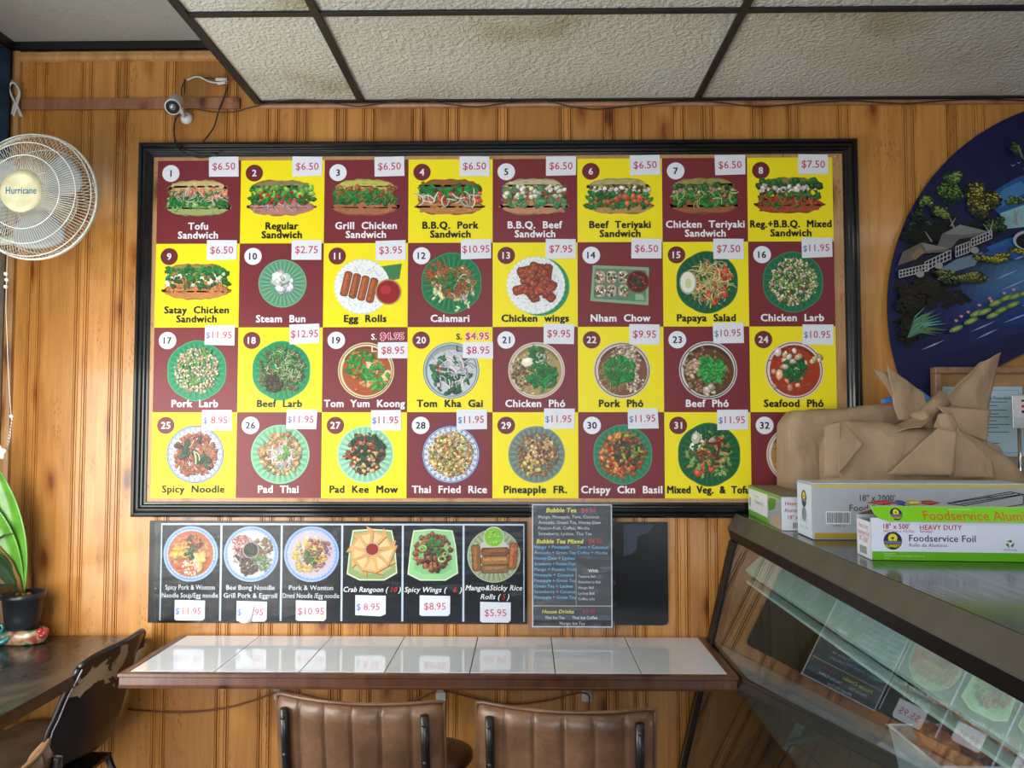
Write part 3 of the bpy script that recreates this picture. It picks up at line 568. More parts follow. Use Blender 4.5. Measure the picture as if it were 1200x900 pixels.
for k in range(32):
    n = k+1; i, j = k % 8, k//8; x = GX+i*SQ; z = GZ-j*SQ; mar = (i+j) % 2 == 0
    ox = x; O = (x, -.0166, z)
    P = MB(); P.box((x+.0003, -.0176, z-SQ+.0003), (x+SQ-.0003, -.0162, z-.0003), hexc(MAR if mar else YEL))
    pn = obj('menu_panel', P, 'print', mbd); fc = (x, -.0176, z)
    pn['label'] = '%s menu panel number %d%s' % ('maroon' if mar else 'yellow', n, '' if TITLES[k] is None else ' reading '+TITLES[k].replace('|', ' '))
    B = Print(fc); B.ell(.049, -.047, .0315, .031, 'dfe2ee' if mar else '6b2b33', 36)
    B.text(str(n), .049, -.0585, .034, '20202a' if mar else 'e2e0ea', .035, fit=.046); obj('number_badge', B, 'print', pn)
    D = Print(fc, lift=.0003); cx, cy, R = .157, -.165, .103
    if n in SWF: sandwich(D, .150, -.138, .255 if n != 1 else .245, .13, SWF[n], mr)
    elif n == 11:
        D.pl([(.21, -.085), (.283, -.075), (.275, -.13), (.23, -.14)], '3c7a4a'); plate(D, .14, -.158, .1, 'c8ccd2', 'c8ccd2', 'doily', mr)
        for q in range(4): roll(D, .083+q*.031, -.148-q*.008, .088, .025, PI/2-.22, '94502c', mr)
        D.ell(.235, -.178, .047, .047, 'b08a5a', 30); D.ell(.235, -.178, .042, .042, '8e1c20', 30); D.ell(.225, -.17, .02, .016, 'a83034', 16)
    elif n == 13:
        plate(D, .170, -.16, .106, '2c8a5a', 'a8d0b0', 'ribs', mr); plate(D, .155, -.155, .104, 'c8d0cc', 'c8d0cc', 'doily', mr)
        for q in range(13): roll(D, .155+mr.uniform(-.05, .05), -.15+mr.uniform(-.05, .05), mr.uniform(.055, .08), .03, mr.uniform(0, PI), '8a3c28', mr)
        foods(D, .155, -.15, .1, [('9a4a34', 34, .16, 'blob', 0, 0, .55)], mr)
    elif n == 14:
        D.pl([(.055, -.083), (.255, -.092), (.252, -.228), (.045, -.212)], '84a58c'); D.pl([(.064, -.094), (.246, -.102), (.243, -.216), (.056, -.203)], '5d8268')
        for q in range(22): D.pl([(.2+mr.uniform(0, .035), -.18-mr.uniform(0, .03)), (.205+mr.uniform(0, .04), -.21), (.21+mr.uniform(0, .03), -.2)], '8fb298')
        for q in range(3):
            for h in range(2):
                roll(D, .08+q*.041, -.126-h*.05, .044, .034, PI/2, 'b8a89c', mr); foods(D, .08+q*.041, -.126-h*.05, .02, [('2a4a34', 4, .4, 'blob', 0, 0, .7), ('d09080', 7, .3, 'blob', 0, 0, .8), (WH, 4, .3, 'blob', 0, 0, .8), (GR, 3, .4, 'leaf', 0, 0, .7)], mr)
        D.ell(.215, -.143, .041, .041, '7c3a2c', 28); D.ell(.215, -.143, .036, .036, '4a2420', 28); foods(D, .215, -.143, .036, [('8a3a34', 18, .2, 'blob', 0, 0, .8), ('1f4a34', 8, .22, 'leaf', 0, 0, .5)], mr)
    else:
        pc, rc, st, rf, fl = PLF[n]; cy = -.15 if n >= 25 else -.156; cy = -.146 if j == 1 else cy
        plate(D, cx, cy, R*rf*.98, pc, rc, st, mr); foods(D, cx, cy, R*rf, fl, mr)
        if n == 15: D.ell(.088, -.148, .03, .042, '9fb0a0', 24); D.ell(.088, -.146, .026, .037, 'e4e2d2', 24); D.ell(.09, -.15, .012, .018, 'c8d0a0', 14)
    obj('dish_photo', D, 'print', pn)
    if TITLES[k]:
        T = Print(fc, lift=.0012); ls = TITLES[k].split('|'); fcx = .1524; c_ = 'e9e6ee' if mar else '1c1a16'
        for q, t in enumerate(ls):
            T.text(t.replace(' ', '  '), fcx, -.286+(len(ls)-1-q)*.0325, .0365, c_, .042 if mar else .052, fit=.29)
        obj('title_lettering', T, 'print', pn)
    else:
        T = Print(fc, lift=.0012); T.rect(.145, -.272, .149, -.262, 'e9e6ee'); obj('title_lettering', T, 'print', pn)
    if n in (19, 20):
        T = Print(fc, lift=.0022); c_ = 'ecebf0' if mar else '1c1a16'
        T.text('S.', .185, -.045, .03, c_, .03); T.text('$4.95', .25, -.045, .036, 'f2f0f2', .085, fit=.106); T.text('$4.95', .25, -.045, .036, 'c01d58', .035, fit=.1)
        if mar: pass
        T.text('L.', .186, -.088, .03, c_, .02); obj('size_lettering', T, 'print', pn)
    if PRICES[k] != '-':
        big = n in (19, 20); u0, v0 = (.199, -.112) if big else (.186+mr.uniform(-.006, .006), -.062+mr.uniform(-.003, .003))
        if j >= 2 and not big: u0 -= .004
        a = mr.uniform(-.02, .03); c, d = math.cos(a), math.sin(a); wd, hh = .108, (.058 if big else .072)
        K = Print((x+u0, -.0190, z+v0), (c, 0, d), (-d, 0, c)); K.box
        rows_ = 9; pts = [(0, 0), (wd, mr.uniform(-.003, .003)), (wd+mr.uniform(-.002, .002), hh), (0, hh+mr.uniform(-.002, .002))]
        K.pl(pts, 'dcdfea'); K.poly([K.P(u, v)+Vector((0, .0011, 0)) for u, v in pts][::-1], hexc('dcdfea'))
        for q in range(4):
            pa, pb = K.P(*pts[q]), K.P(*pts[(q+1) % 4]); K.poly([pa, pa+Vector((0, .0011, 0)), pb+Vector((0, .0011, 0)), pb], hexc('c8ccd6'))
        pt = PRICES[k]; bd = .009
        tv = .016 if big else .024
        if n in BLUE_D:
            K.text('$', .012, tv, .031, '5070b0', bd); K.text(pt, .062, tv, .0355, 'b8485e', bd, fit=.082)
        else: K.text('$'+pt, .054, tv, .0375, 'b83c56', bd, fit=.098)
        obj('price_sticker', K, 'print_paper', pn)

# ================================================================= SIX-DISH POSTER
px0, px1, pz0, pz1 = -1.303, -.006, .805, 1.148
po = thing('dish_poster', 'long black poster of six dishes with price stickers under the big menu board', 'poster', ((px0+px1)/2-.02, -.001, .797))
obj('poster_board', MB().box((-1.345, -.006, .797), (.004, -.001, 1.157)), 'black_poster', po)
cw = (px1-px0)/6
CELLS = [('Spicy Pork & Wonton|Noodle Soup/Egg noodle', '11.95'), ('Bee Bong Noodle|Grill Pork & Eggroll', '11.95'), ('Pork & Wonton|Dried Noodle /Egg noodle', '10.95'), ('Crab Rangoon (|10', '8.95'), ('Spicy Wings (|6', '8.95'), ('Mango&Sticky Rice|Rolls (5', '5.95')]
CF = [[('b57a48', 60, .14, 'blob', 0, 0, .72), ('c8a048', 9, .24, 'leaf', -.35, .2, .35), ('5a3828', 20, .11, 'blob', .15, .5, .3), ('c8a860', 8, .24, 'blob', .3, -.25, .3), ('c05a38', 20, .12, 'blob', -.2, -.55, .35), ('d8c8b8', 34, .08, 'blob', .05, -.55, .35), (DG, 10, .13, 'leaf', .05, .05, .25)],
      [('c8c4b8', 40, .14, 'strip', .1, -.2, .4), ('c8482c', 44, .14, 'strip', -.4, .4, .38), ('7a5a3c', 40, .12, 'blob', .5, .25, .4), ('4a3028', 40, .12, 'blob', -.1, -.5, .35), ('5a4038', 24, .12, 'strip', -.5, -.1, .3), ('5a8a44', 30, .13, 'strip', .5, -.35, .35)],
      [('c8b08c', 60, .14, 'blob', 0, 0, .7), ('c8a848', 24, .18, 'leaf', -.1, -.1, .65), ('8a6060', 24, .14, 'blob', .2, .1, .6), ('2c6a30', 20, .13, 'leaf', 0, -.1, .3), ('a05a38', 14, .1, 'blob', .2, .2, .3)]]
for i, ((t, pr_), ) in enumerate(zip(CELLS)):
    x = px0+cw*i; fc = (x, -.0062, pz1)
    Pn = Print(fc); W, H = cw, pz1-pz0
    Pn.rect(.0, -H, W, 0, 'b8c4d8'); Pn.rect(.004, -H, W-.003, -.006, '10141c')
    pn = obj('dish_cell', Pn, 'print', po)
    D = Print(fc, lift=.0007); r = .098
    cx = W*.5; cy = -.108
    if i < 3:
        plate(D, cx, cy, r, ['a8603c', 'c0bcc0', 'b5aab8'][i], '8fa6d8', 'bluebowl', mr); foods(D, cx, cy, r*.84, CF[i], mr)
        if i == 1: D.ell(cx, cy+.015, .03, .03, '9a8c84', 22); D.ell(cx, cy+.015, .026, .026, '2c2420', 22); foods(D, cx, cy+.015, .02, [(DG, 8, .4, 'leaf', 0, 0, .6)], mr)
    elif i < 5:
        sq = [(cx-.09, cy-.07), (cx-.045, cy-.092), (cx+.045, cy-.092), (cx+.09, cy-.066), (cx+.082, cy+.03), (cx+.07, cy+.085), (cx, cy+.09), (cx-.07, cy+.085), (cx-.08, cy+.03)]
        g1, g2 = (('8a9a68', 'a0ae7c') if i == 3 else ('8fc48c', '7fb37c'))
        D.pl(sq, 'c8d8b8'); D.pl([(cx+(a-cx)*.95, cy+(b-cy)*.95) for a, b in sq], g1); D.pl([(cx+(a-cx)*.75, cy+(b-cy)*.75) for a, b in sq], g2)
        if i == 3:
            for q in range(10):
                a = q*2*PI/9.3; e = .052; u, v = cx+.052*math.cos(a), cy+.01+.05*math.sin(a); b = a+.9
                tri = [(u+e*math.cos(b), v+e*math.sin(b)), (u+e*.8*math.cos(b+2.3), v+e*.8*math.sin(b+2.3)), (u+e*.8*math.cos(b-2.1), v+e*.8*math.sin(b-2.1))]
                D.pl([(p+.002, q_-.003) for p, q_ in tri], '7a4a24'); D.pl(tri, jit('c89a60', mr, .12)); mu = sum(p for p, _ in tri)/3; mv = sum(q_ for _, q_ in tri)/3
                D.pl([(mu+(p-mu)*.6, mv+(q_-mv)*.6) for p, q_ in tri], jit('d8b888', mr, .1))
            D.ell(cx, cy+.018, .026, .024, 'a89a84', 22); D.ell(cx, cy+.018, .022, .02, '8a2028', 22)
        else:
            foods(D, cx, cy+.01, .085, [('7a4430', 70, .16, 'blob', 0, 0, .72), ('a8603c', 34, .14, 'blob', -.2, -.1, .6), (GR, 18, .14, 'leaf', 0, .2, .35), ('4a2c24', 20, .12, 'blob', .1, -.3, .5), ('8ab868', 4, .2, 'ring', 0, -.05, .5)], mr)
    else:
        plate(D, cx, cy-.004, .094, '8f9a7c', 'a8ac98', 'ribs', mr); D.ell(cx, cy, .06, .06, 'c0c0b8', 20)
        roll(D, cx-.062, cy-.012, .09, .028, PI/2+.05, '8a5c30', mr); roll(D, cx+.068, cy-.004, .09, .028, PI/2-.1, '9a5c34', mr)
        for q in range(3): roll(D, cx+.004, cy+.01-q*.03, .095, .027, .03, ['7a4c2c', 'a07040', '7c5834'][q], mr)
        D.ell(cx, cy+.062, .037, .037, 'b8c8a0', 26); D.ell(cx, cy+.062, .033, .033, '7ab83c', 26); foods(D, cx, cy+.062, .03, [('9ad050', 16, .2, 'blob', 0, 0, .7)], mr)
    obj('dish_photo', D, 'print', pn)
    T = Print(fc, lift=.0016); a, b = t.split('|')
    if i < 3: T.text(a, W/2, -.234, .024, 'c9ced8', .006, fit=W*.82); T.text(b, W/2, -.262, .024, 'c9ced8', .006, fit=W*.93)
    elif i < 5: T.text(a, .008, -.240, .026, 'e4e6ea', .015, .25, 'l', fit=W*.74); T.text(b, W*.865, -.240, .026, 'c03038', .015, .25); T.text(')', W*.955, -.240, .026, 'e4e6ea', .015, .25)
    else: T.text(a, W/2, -.233, .026, 'e4e6ea', .015, .25, fit=W*.93); T.text('Rolls (', W*.45, -.264, .026, 'e4e6ea', .015, .25); T.text('5', W*.665, -.264, .026, 'c03038', .015, .25); T.text(')', W*.73, -.264, .026, 'e4e6ea', .015, .25)
    obj('title_lettering', T, 'print', pn)
    sv = [-.342, -.345, -.342, -.325, -.323, -.345][i]; su = [.055, .06, .055, .05, .062, .06][i]
    K = Print((x+su, -.0085, pz1+sv)); pts = [(0, .004), (.008, 0), (.1, 0), (.108, .008), (.108, .070), (0, .072)] if i != 3 else [(0, .004), (.09, .0), (.108, .008), (.108, .072), (0, .074)]
    K.pl(pts, 'd5d9e6'); K.poly([K.P(u, v)+Vector((0, .0009, 0)) for u, v in pts][::-1], hexc('d5d9e6')); m_n = len(pts)
    for q in range(m_n): pa, pb = K.P(*pts[q]), K.P(*pts[(q+1) % m_n]); K.poly([pa, pa+Vector((0, .0009, 0)), pb+Vector((0, .0009, 0)), pb], hexc('c4c8d4'))
    if i in (0, 1): K.text('$', .01, .022, .032, '4f70b0', .006); K.text(pr_, .062, .022, .033, 'bf4a5c', .006, fit=.078)
    elif i == 3: K.text('$', .012, .022, .032, '4f70b0', .006); K.text(pr_, .058, .022, .034, 'bf4a7c', .006, fit=.07)
    else: K.text('$'+pr_, .054, .022, .035, 'bf4a5c', .006, fit=.094)
    st = obj('price_sticker', K, 'print_paper', pn)
    if i == 1:   # lifted curling corner of the sticker
        m = MB(); m.grid(lambda u, v: (x+su+.012+.042*u+.012*v, -.010-.014*math.sin(PI*u)*(1.1-v*.8), pz1+sv-.002+.062*v), 10, 4); obj('curled_flap', m, 'white_card', pn, solid=.0006)
obj('clear_film', MB().grid(lambda u, v: (px0-.02+(px1-px0+.02)*u, -.0125-.0016*noise.noise((u*19, v*6, 0)), .800+.352*v), 120, 30), 'plastic_film', po)
# black blank panel at right
bp = obj('blank_board', MB().prism([(.045, .795), (.485, .795), (.497, .787+.012), (.501, .81), (.501, 1.156), (.045, 1.156)], -.006, -.001, 'y'), 'black_poster', origin=(.27, 0, .79))
P2 = Print((-.27, -.0062, -.79)); P2.pl([(.345, 1.148), (.455, 1.148), (.43, 1.118), (.395, 1.105), (.39, 1.06), (.375, 1.045), (.345, 1.035)], '343c4c')  # reflected sheen near the board top, painted as a flat grey-blue patch
obj('painted_sheen', P2, 'print', bp, local=True)
tag(bp, 'blank glossy black board on the wall right of the bubble tea sheet', 'board')

# ================================================================= BUBBLE TEA SHEET
bt = thing('drinks_menu_sheet', 'grey bubble tea price sheet in a wrinkled clear sleeve taped over the frame', 'menu sheet', (.161, -.034, .775))
a0, a1, b0, b1 = .021, .301, .795, 1.221
BY = -.040
def by(z): return BY
Pn = Print((a0, BY, b0)); W, H = a1-a0, b1-b0
Pn.rect(0, 0, W, H, 'c2c8d0'); Pn.rect(.004, .004, W-.004, H-.004, '50545a')
Pn.rect(.004, .072, W-.004, .075, 'b0a8a0'); Pn.rect(W*.545, .075, W*.553, .205, 'a89c94')
Pn.rect(.004, .026, W*.98, .042, '5a626c'); Pn.rect(.004, .004, W-.004, .024, '3a3e44')
def L(t, u, v, s, c, al='l', b=.007, fit=None, sh=0): Pn.text(t, u, v, s, c, b, sh, al, fit=fit)
L('Bubble Tea', .05, H-.028, .022, 'e8e050', b=.03, sh=.2); L('$4.50', W*.62, H-.028, .022, 'c84858', b=.02)
for q, t in enumerate(['Mango, Pineapple, Taro, Coconut', 'Avocado, Green Tea, Honey-Dew', 'Passion-fruit, Coffee, Mocha', 'Strawberry, Lychee, Thai Tea']): L(t, .022, H-.049-q*.0195, .0155, 'c6cad0', fit=.23)
L('Bubble Tea Mixed', .016, H-.136, .021, 'e8e050', b=.03, sh=.2, fit=.175); L('$4.50', W*.71, H-.136, .02, 'c84858', b=.02)
for q, t in enumerate(['Mango + Pineapple', 'Avocado + Green Tea', 'Honey-Dew + Lychee', 'Strawberry + Passion Fruit', 'Mango + Passion Fruit', 'Pineapple + Coconut', 'Pineapple + Green Tea', 'Green Tea + Lychee', 'Strawberry + Coconut', 'Pineapple + Green Tea']): L(t, .008, H-.154-q*.0193, .0155, '74b4dc', b=.02, fit=.145)
for q, t in enumerate(['Taro + Coconut', 'Coffee + Mocha']): L(t, W*.565, H-.154-q*.0193, .0155, '74b4dc', b=.02, fit=.11)
L('With', W*.70, H-.236, .016, 'dde0e4', b=.025)
for q, t in enumerate(['Tapioca Ball', 'Strawberry Ball', 'Mango Ball', 'Lychee Ball', 'Coffee Jelly']): L(t, W*.575, H-.254-q*.0195, .0125, 'c6cad0', fit=.085)
L('House Drinks', .035, .048, .019, 'dcd468', b=.02, sh=.2); L('$3.95', W*.63, .048, .02, 'b84858', b=.01)
L('Thai Ice Tea', .045, .029, .0135, 'd8dce0', fit=.08); L('Thai Ice Coffee', W*.50, .029, .0135, 'e0e4e8', b=.02, fit=.125); L('Mango Ice Tea', W*.5, .009, .015, 'b8bcc4', 'c', fit=.12)
sh = obj('printed_sheet', Pn, 'print_paper', bt); obj('sheet_backing', MB().box((a0, BY+.0002, b0), (a1, BY+.0012, b1)), 'white_card', bt)
obj('plastic_sleeve', MB().grid(lambda u, v: (.016+.292*u+.004*math.sin(v*5), BY-.003-.003*noise.noise((u*7, v*13, 3))-(.004 if v < .06 else 0), .776+.450*v+.003*math.sin(u*9)*(v < .02)), 40, 60), 'plastic_film', bt)
for xx in (.03, .292): obj('tape_strip', MB().box((xx-.008, -.0445, 1.195), (xx+.008, -.0437, 1.224)), 'plastic_film', bt)

# ================================================================= WHITE TILED COUNTER
LX0, LX1, LD, LZ = -1.214, .618, .469, .755
lc = thing('wall_counter', 'white tiled wall counter with dark wooden edge on steel brackets', 'counter', ((LX0+LX1)/2, 0, .5))
obj('core_board', MB().box((LX0+.012, -LD+.012, LZ-.040), (LX1-.012, -.014, LZ-.009)), 'grout', lc)
tw = (LX1-LX0-.032)/7
for k in range(7):
    x = LX0+.016+tw*k; obj('tile', MB().box((x+.0015, -LD+.030, LZ-.0085), (x+tw-.0015, -.0165, LZ+.0005)), 'white_tile', lc, bevel=.0008)
prof = [(0, -.043), (-.006, -.043), (-.008, -.036), (-.005, -.033), (-.005, -.012), (-.009, -.009), (-.009, 0), (0, .0015), (.012, .0015), (.018, 0), (.018, -.043)]
def edge(p, q, inw):
    p, q, inw = Vector(p), Vector(q), Vector(inw); d = (q-p).normalized(); n = len(prof); vs = []
    for base, sg in ((p, 1), (q, -1)):
        for a, h in prof: vs.append(base+inw*a+d*(a if (base is p and sg == 1 and p_m) or (sg == -1 and q_m) else 0)*sg+Vector((0, 0, h)))
    return MB().mesh(vs, [tuple(range(n)), tuple(range(2*n-1, n-1, -1))]+[(k, (k+1) % n, n+(k+1) % n, n+k) for k in range(n)])
p_m, q_m = True, True; obj('edge_trim', edge((LX0, -LD+.010, LZ), (LX1, -LD+.010, LZ), (0, 1, 0)), 'walnut_edge', lc)
p_m, q_m = True, False; obj('edge_trim', edge((LX0, -LD+.010, LZ), (LX0, -.014, LZ), (1, 0, 0)), 'walnut_edge', lc)
obj('edge_trim', edge((LX1, -LD+.010, LZ), (LX1, -.014, LZ), (-1, 0, 0)), 'walnut_edge', lc)
for bx in (-.872, -.300, .212):
    m = MB(); m.box((bx-.017, -.007, LZ-.225), (bx+.017, -.0005, LZ-.043)); m.box((bx-.014, -.30, LZ-.048), (bx+.014, -.007, LZ-.0405))
    m.hexa([(bx-.012, -.006, LZ-.20), (bx+.012, -.006, LZ-.20), (bx+.012, -.001, LZ-.185), (bx-.012, -.001, LZ-.185), (bx-.012, -.25, LZ-.050), (bx+.012, -.25, LZ-.050), (bx+.012, -.24, LZ-.046), (bx-.012, -.24, LZ-.046)])
    obj('bracket', m, 'beige_bracket', lc, bevel=.001)
def wire(name, pts, r, mat, label, Y=None, n=6):
    V_ = [Vector(p) for p in pts]; out = []
    for i in range(len(V_)-1):
        p0 = V_[max(i-1, 0)]; p1 = V_[i]; p2 = V_[i+1]; p3 = V_[min(i+2, len(V_)-1)]
        for t in (0, .2, .4, .6, .8): out.append(.5*((2*p1)+(p2-p0)*t+(2*p0-5*p1+4*p2-p3)*t*t+(3*p1-p0-3*p2+p3)*t**3))
    out.append(V_[-1]); o = obj(name, MB().tube(out, r, n), mat, origin=V_[0])
    if label: tag(o, label, 'cable')
    return o
wire('power_cord', [at(x, y, Y) for x, y, Y in ((150, 831, -.012), (171, 833, -.012), (215, 835, -.012), (262, 830, -.012), (300, 820, -.014), (322, 812, -.022), (345, 812, -.024), (420, 828, -.012), (470, 826, -.012), (498, 815, -.022), (515, 809, -.03), (535, 813, -.022), (590, 825, -.012), (640, 821, -.012), (675, 812, -.022), (690, 815, -.03), (690, 830, -.02), (693, 880, -.014), (693, 899, -.014))], .0032, 'cable_brown', 'brown power cord sagging along the wall under the white counter')

# ================================================================= DARK COUNTER AT LEFT
dc = thing('window_counter', 'dark laminate counter running along the left wall under the plant', 'counter', (-1.62, -1.2, .0))
obj('counter_top', MB().box((-1.893, -2.6, .717), (-1.347, -.022, .755)), 'dark_laminate', dc, bevel=.0015)
for yy in (-.9, -2.3):
    obj('support_bracket', MB().prism([(-1.893, .45), (-1.893, .715), (-1.45, .715), (-1.45, .69), (-1.87, .45)], yy-.012, yy+.012, 'y'), 'black_metal', dc)
# black shelf reaching in above the pot
sf = obj('window_shelf', MB().box((-1.893, -1.10, .955), (-1.690, -.215, .972)), 'black_metal', origin=(-1.8, -.6, .96), bevel=.001)
tag(sf, 'narrow black shelf on the left wall beside the orchid pot', 'shelf')
bl = obj('window_blind', MB().grid(lambda u, v: (XL+.004+.012*math.sin(u*34)+.012, -.03-.5*u, 2.30+.56*v), 60, 10), 'blue_fabric', solid=.002, origin=(-1.88, -.3, 2.3))
tag(bl, 'dark blue cloth hanging at the top of the left wall corner', 'curtain')

# ================================================================= ORCHID + FIGURINE
ox, oy = -1.722, -.125
fg = thing('ceramic_planter', 'teal and mottled ceramic frog figurine base under the black flower pot', 'figurine', (ox-.01, oy, .755))
m = MB(); m.lathe([(.055, .7555), (.078, .760), (.086, .778), (.084, .797), (.074, .806), (.060, .803), (.052, .792), (.03, .788), (.001, .788)], (ox, oy, 0), 40, sc=(1, .62)); obj('base', m, 'mottled_glaze', fg)
m = MB(); m.lathe([(.002, -.03), (.022, -.026), (.033, -.008), (.032, .010), (.02, .026), (.002, .031)], (ox-.078, oy-.035, .795), 20, sc=(1.1, .9)); obj('head', m, 'teal_ceramic', fg)
hd = fg.children[-1]
m = MB()
for dx, dz in ((-.015, .025), (.03, .022)): m.tube([(ox-.078+dx+.017*math.cos(t), oy-.058, .797+dz+.014*math.sin(t)) for t in [2*PI*k/16 for k in range(16)]], .0045, 6, True)
obj('eye_ring', m, 'teal_ceramic', hd)
m = MB(); m.tube([(ox-.09, oy-.05, .772), (ox-.06, oy-.066, .770), (ox-.03, oy-.062, .774), (ox-.01, oy-.055, .79)], [.014, .012, .01, .006], 8); obj('arm', m, 'teal_ceramic', fg)
m = MB()
for k in range(6): a = k*1.05; m.lathe([(.001, -.011), (.011, -.004), (.012, .004), (.001, .011)], (ox+.076+.008*math.cos(a), oy-.012+.01*math.sin(a), .793+.008*math.sin(a*2)), 10)
obj('red_blossom', m, 'red_wrap', fg)
ot = thing('potted_orchid', 'orchid with long green leaves in a black plastic pot on the dark counter', 'plant', (ox, oy, .79))
m = MB(); m.lathe([(.044, .789), (.056, .84), (.064, .905), (.066, .906), (.069, .909), (.069, .925), (.066, .927), (.062, .925), (.061, .905), (.05, .9)], (ox, oy, 0), 40); m.smooth = True; obj('pot', m, 'black_plastic', ot)
m = MB(); m.lathe([(.001, .914), (.03, .916), (.0605, .908)], (ox, oy, 0), 24); obj('soil', m, 'soil', ot)
m = MB()
for k in range(9): a = k*2.3; m.lathe([(.001, -.008), (.009, -.004), (.010, .003), (.001, .008)], (ox+.03*math.cos(a)*(k % 3)/2, oy+.03*math.sin(a)*(k % 3)/2, .922), 6)
obj('bark_chips', m, 'stem_brown', ot)
def leaf(name, base, tip, bend, wd, mat, fold=.3):
    base, tip, bend = Vector(base), Vector(tip), Vector(bend); d = (tip-base); side = d.cross(Vector((0, -1, 0.15))).normalized()
    def f(u, v):
        p = base*(1-v)**2+bend*2*v*(1-v)+tip*v*v; ww = wd*(math.sin(PI*min(1, .12+v*.88))**.75)*(1 if v < .98 else .2); s_ = (u-.5)*2
        return tuple(p+side*ww*s_+Vector((0, -1, 0))*(-fold*ww*(1-abs(s_))))
    return obj(name, MB().grid(f, 8, 22), mat, ot, solid=.002)
leaf('leaf', (ox-.015, oy, .915), (ox-.115, oy-.02, 1.385), (ox-.01, oy-.01, 1.16), .037, 'leaf_green')
leaf('leaf', (ox-.015, oy, .915), (ox-.17, oy-.05, 1.30), (ox-.04, oy-.02, 1.15), .035, 'leaf_green')
leaf('leaf', (ox-.02, oy, .92), (ox-.155, oy-.1, 1.06), (ox-.06, oy-.04, 1.09), .028, 'leaf_dark')
m = MB(); m.tube([(ox-.005, oy, .915), (ox-.01, oy-.01, .97), (ox-.035, oy-.015, 1.03), (ox-.09, oy-.02, 1.10), (ox-.14, oy-.02, 1.14)], [.008, .007, .006, .005, .004], 8); obj('stem', m, 'stem_brown', ot)
m = MB(); m.tube([(ox-.09, oy-.03, 1.10), (ox-.05, oy-.035, 1.125), (ox-.02, oy-.035, 1.13)], [.003, .003, .0015], 6); obj('stem', m, 'leaf_dark', ot)
m = MB(); m.tube([(ox-.16, oy, 1.34), (ox-.11, oy-.01, 1.39), (ox-.085, oy-.01, 1.41)], .002, 6); obj('stem', m, 'stem_brown', ot)
m = MB()
for k in range(5):
    a = k*2*PI/5+.3; c = Vector((ox-.082, oy-.02, 1.405)); d = Vector((math.cos(a), -.25, math.sin(a))); s_ = Vector((-math.sin(a), 0, math.cos(a)))
    m.grid(lambda u, v: tuple(c+d*(.026*v)+s_*((u-.5)*.022*math.sin(PI*(.1+.85*v)))+Vector((0, -.004*math.sin(v*3), 0))), 4, 5)
obj('flower', m, 'flower_white', ot, solid=.001)
m = MB()
pts = []
m2 = MB()
m2.tube([at(14, 489, -.1), at(13, 500, -.1), at(12, 514, -.1), at(8, 530, -.1)], .001, 5); 
for k in range(10): p = at(14-.6*k, 492+3.6*k, -.102); m2.lathe([(.0005, -.004), (.004, 0), (.0005, .004)], tuple(p), 6)
bc = obj('bead_strand', m2, 'crystal', origin=at(14, 489, -.1)); tag(bc, 'clear bead strand hanging above the orchid flower', 'bead strand')

# ================================================================= WALL FAN
fc0 = at(34, 228, -.35); fx, fy, fz = fc0
fn = thing('wall_fan', 'round white wall fan with wire cage and cream hub reading Hurricane', 'fan', (fx, -.001, fz))
Rf = .205
m = MB(); m.smooth = True
for rr, yy in ((Rf, fy+.03), (Rf*.975, fy+.005), (Rf*.80, fy-.022), (Rf*.58, fy-.034)): m.tube([(fx+rr*math.cos(t), yy, fz+rr*math.sin(t)) for t in [2*PI*k/64 for k in range(64)]], .0042 if rr == Rf else .0018, 6, True)
NW = 120
for k in range(NW):
    a = 2*PI*k/NW; c, d = math.cos(a), math.sin(a); tw_ = .10
    m.tube([(fx+r_*math.cos(a+tw_*(r_/Rf)), yy, fz+r_*math.sin(a+tw_*(r_/Rf))) for r_, yy in ((.068, fy-.040), (Rf*.5, fy-.038), (Rf*.75, fy-.027), (Rf*.93, fy-.006), (Rf*.99, fy+.018), (Rf, fy+.03))], .00095, 4)
obj('front_grille', m, 'fan_white', fn)
m = MB()
for rr, yy in ((Rf, fy+.04), (Rf*.85, fy+.085), (Rf*.5, fy+.10)): m.tube([(fx+rr*math.cos(t), yy, fz+rr*math.sin(t)) for t in [2*PI*k/48 for k in range(48)]], .0022, 5, True)
for k in range(72):
    a = 2*PI*k/72; c, d = math.cos(a), math.sin(a)
    m.tube([(fx+r_*c, yy, fz+r_*d) for r_, yy in ((.06, fy+.10), (Rf*.6, fy+.10), (Rf*.88, fy+.08), (Rf*1.0, fy+.04))], .0011, 4)
obj('rear_grille', m, 'fan_white', fn)
m = MB(); m.lathe([(.001, fy-.048), (.052, fy-.048), (.067, fy-.043), (.070, fy-.034), (.066, fy-.030), (.001, fy-.030)], (fx, 0, fz), 48, 'y'); hb = obj('hub_badge', m, 'cream_plastic', fn)
T = Print((fx, fy-.0483, fz)); T.text('Hurricane', .004, -.011, .032, '1f5c94', .012, fit=.098); obj('badge_lettering', T, 'print', hb)
for k in range(3):
    a0_ = k*2*PI/3+.65
    def bf(u, v, a0_=a0_):
        r_ = .045+.125*v; wv = .52*math.sin(PI*(.18+.62*v))+.12; a = a0_+(u-.5)*2*wv*1.0; return (fx+r_*math.cos(a), fy+.035+.028*(u-.5), fz+r_*math.sin(a))
    obj('blade', MB().grid(bf, 12, 8), 'blade_grey', fn, solid=.002)
m = MB(); m.lathe([(.001, fy-.0), (.03, fy), (.03, fy+.05), (.055, fy+.07), (.058, fy+.17), (.04, fy+.2), (.001, fy+.205)], (fx, 0, fz), 32, 'y'); obj('motor_housing', m, 'fan_white', fn)
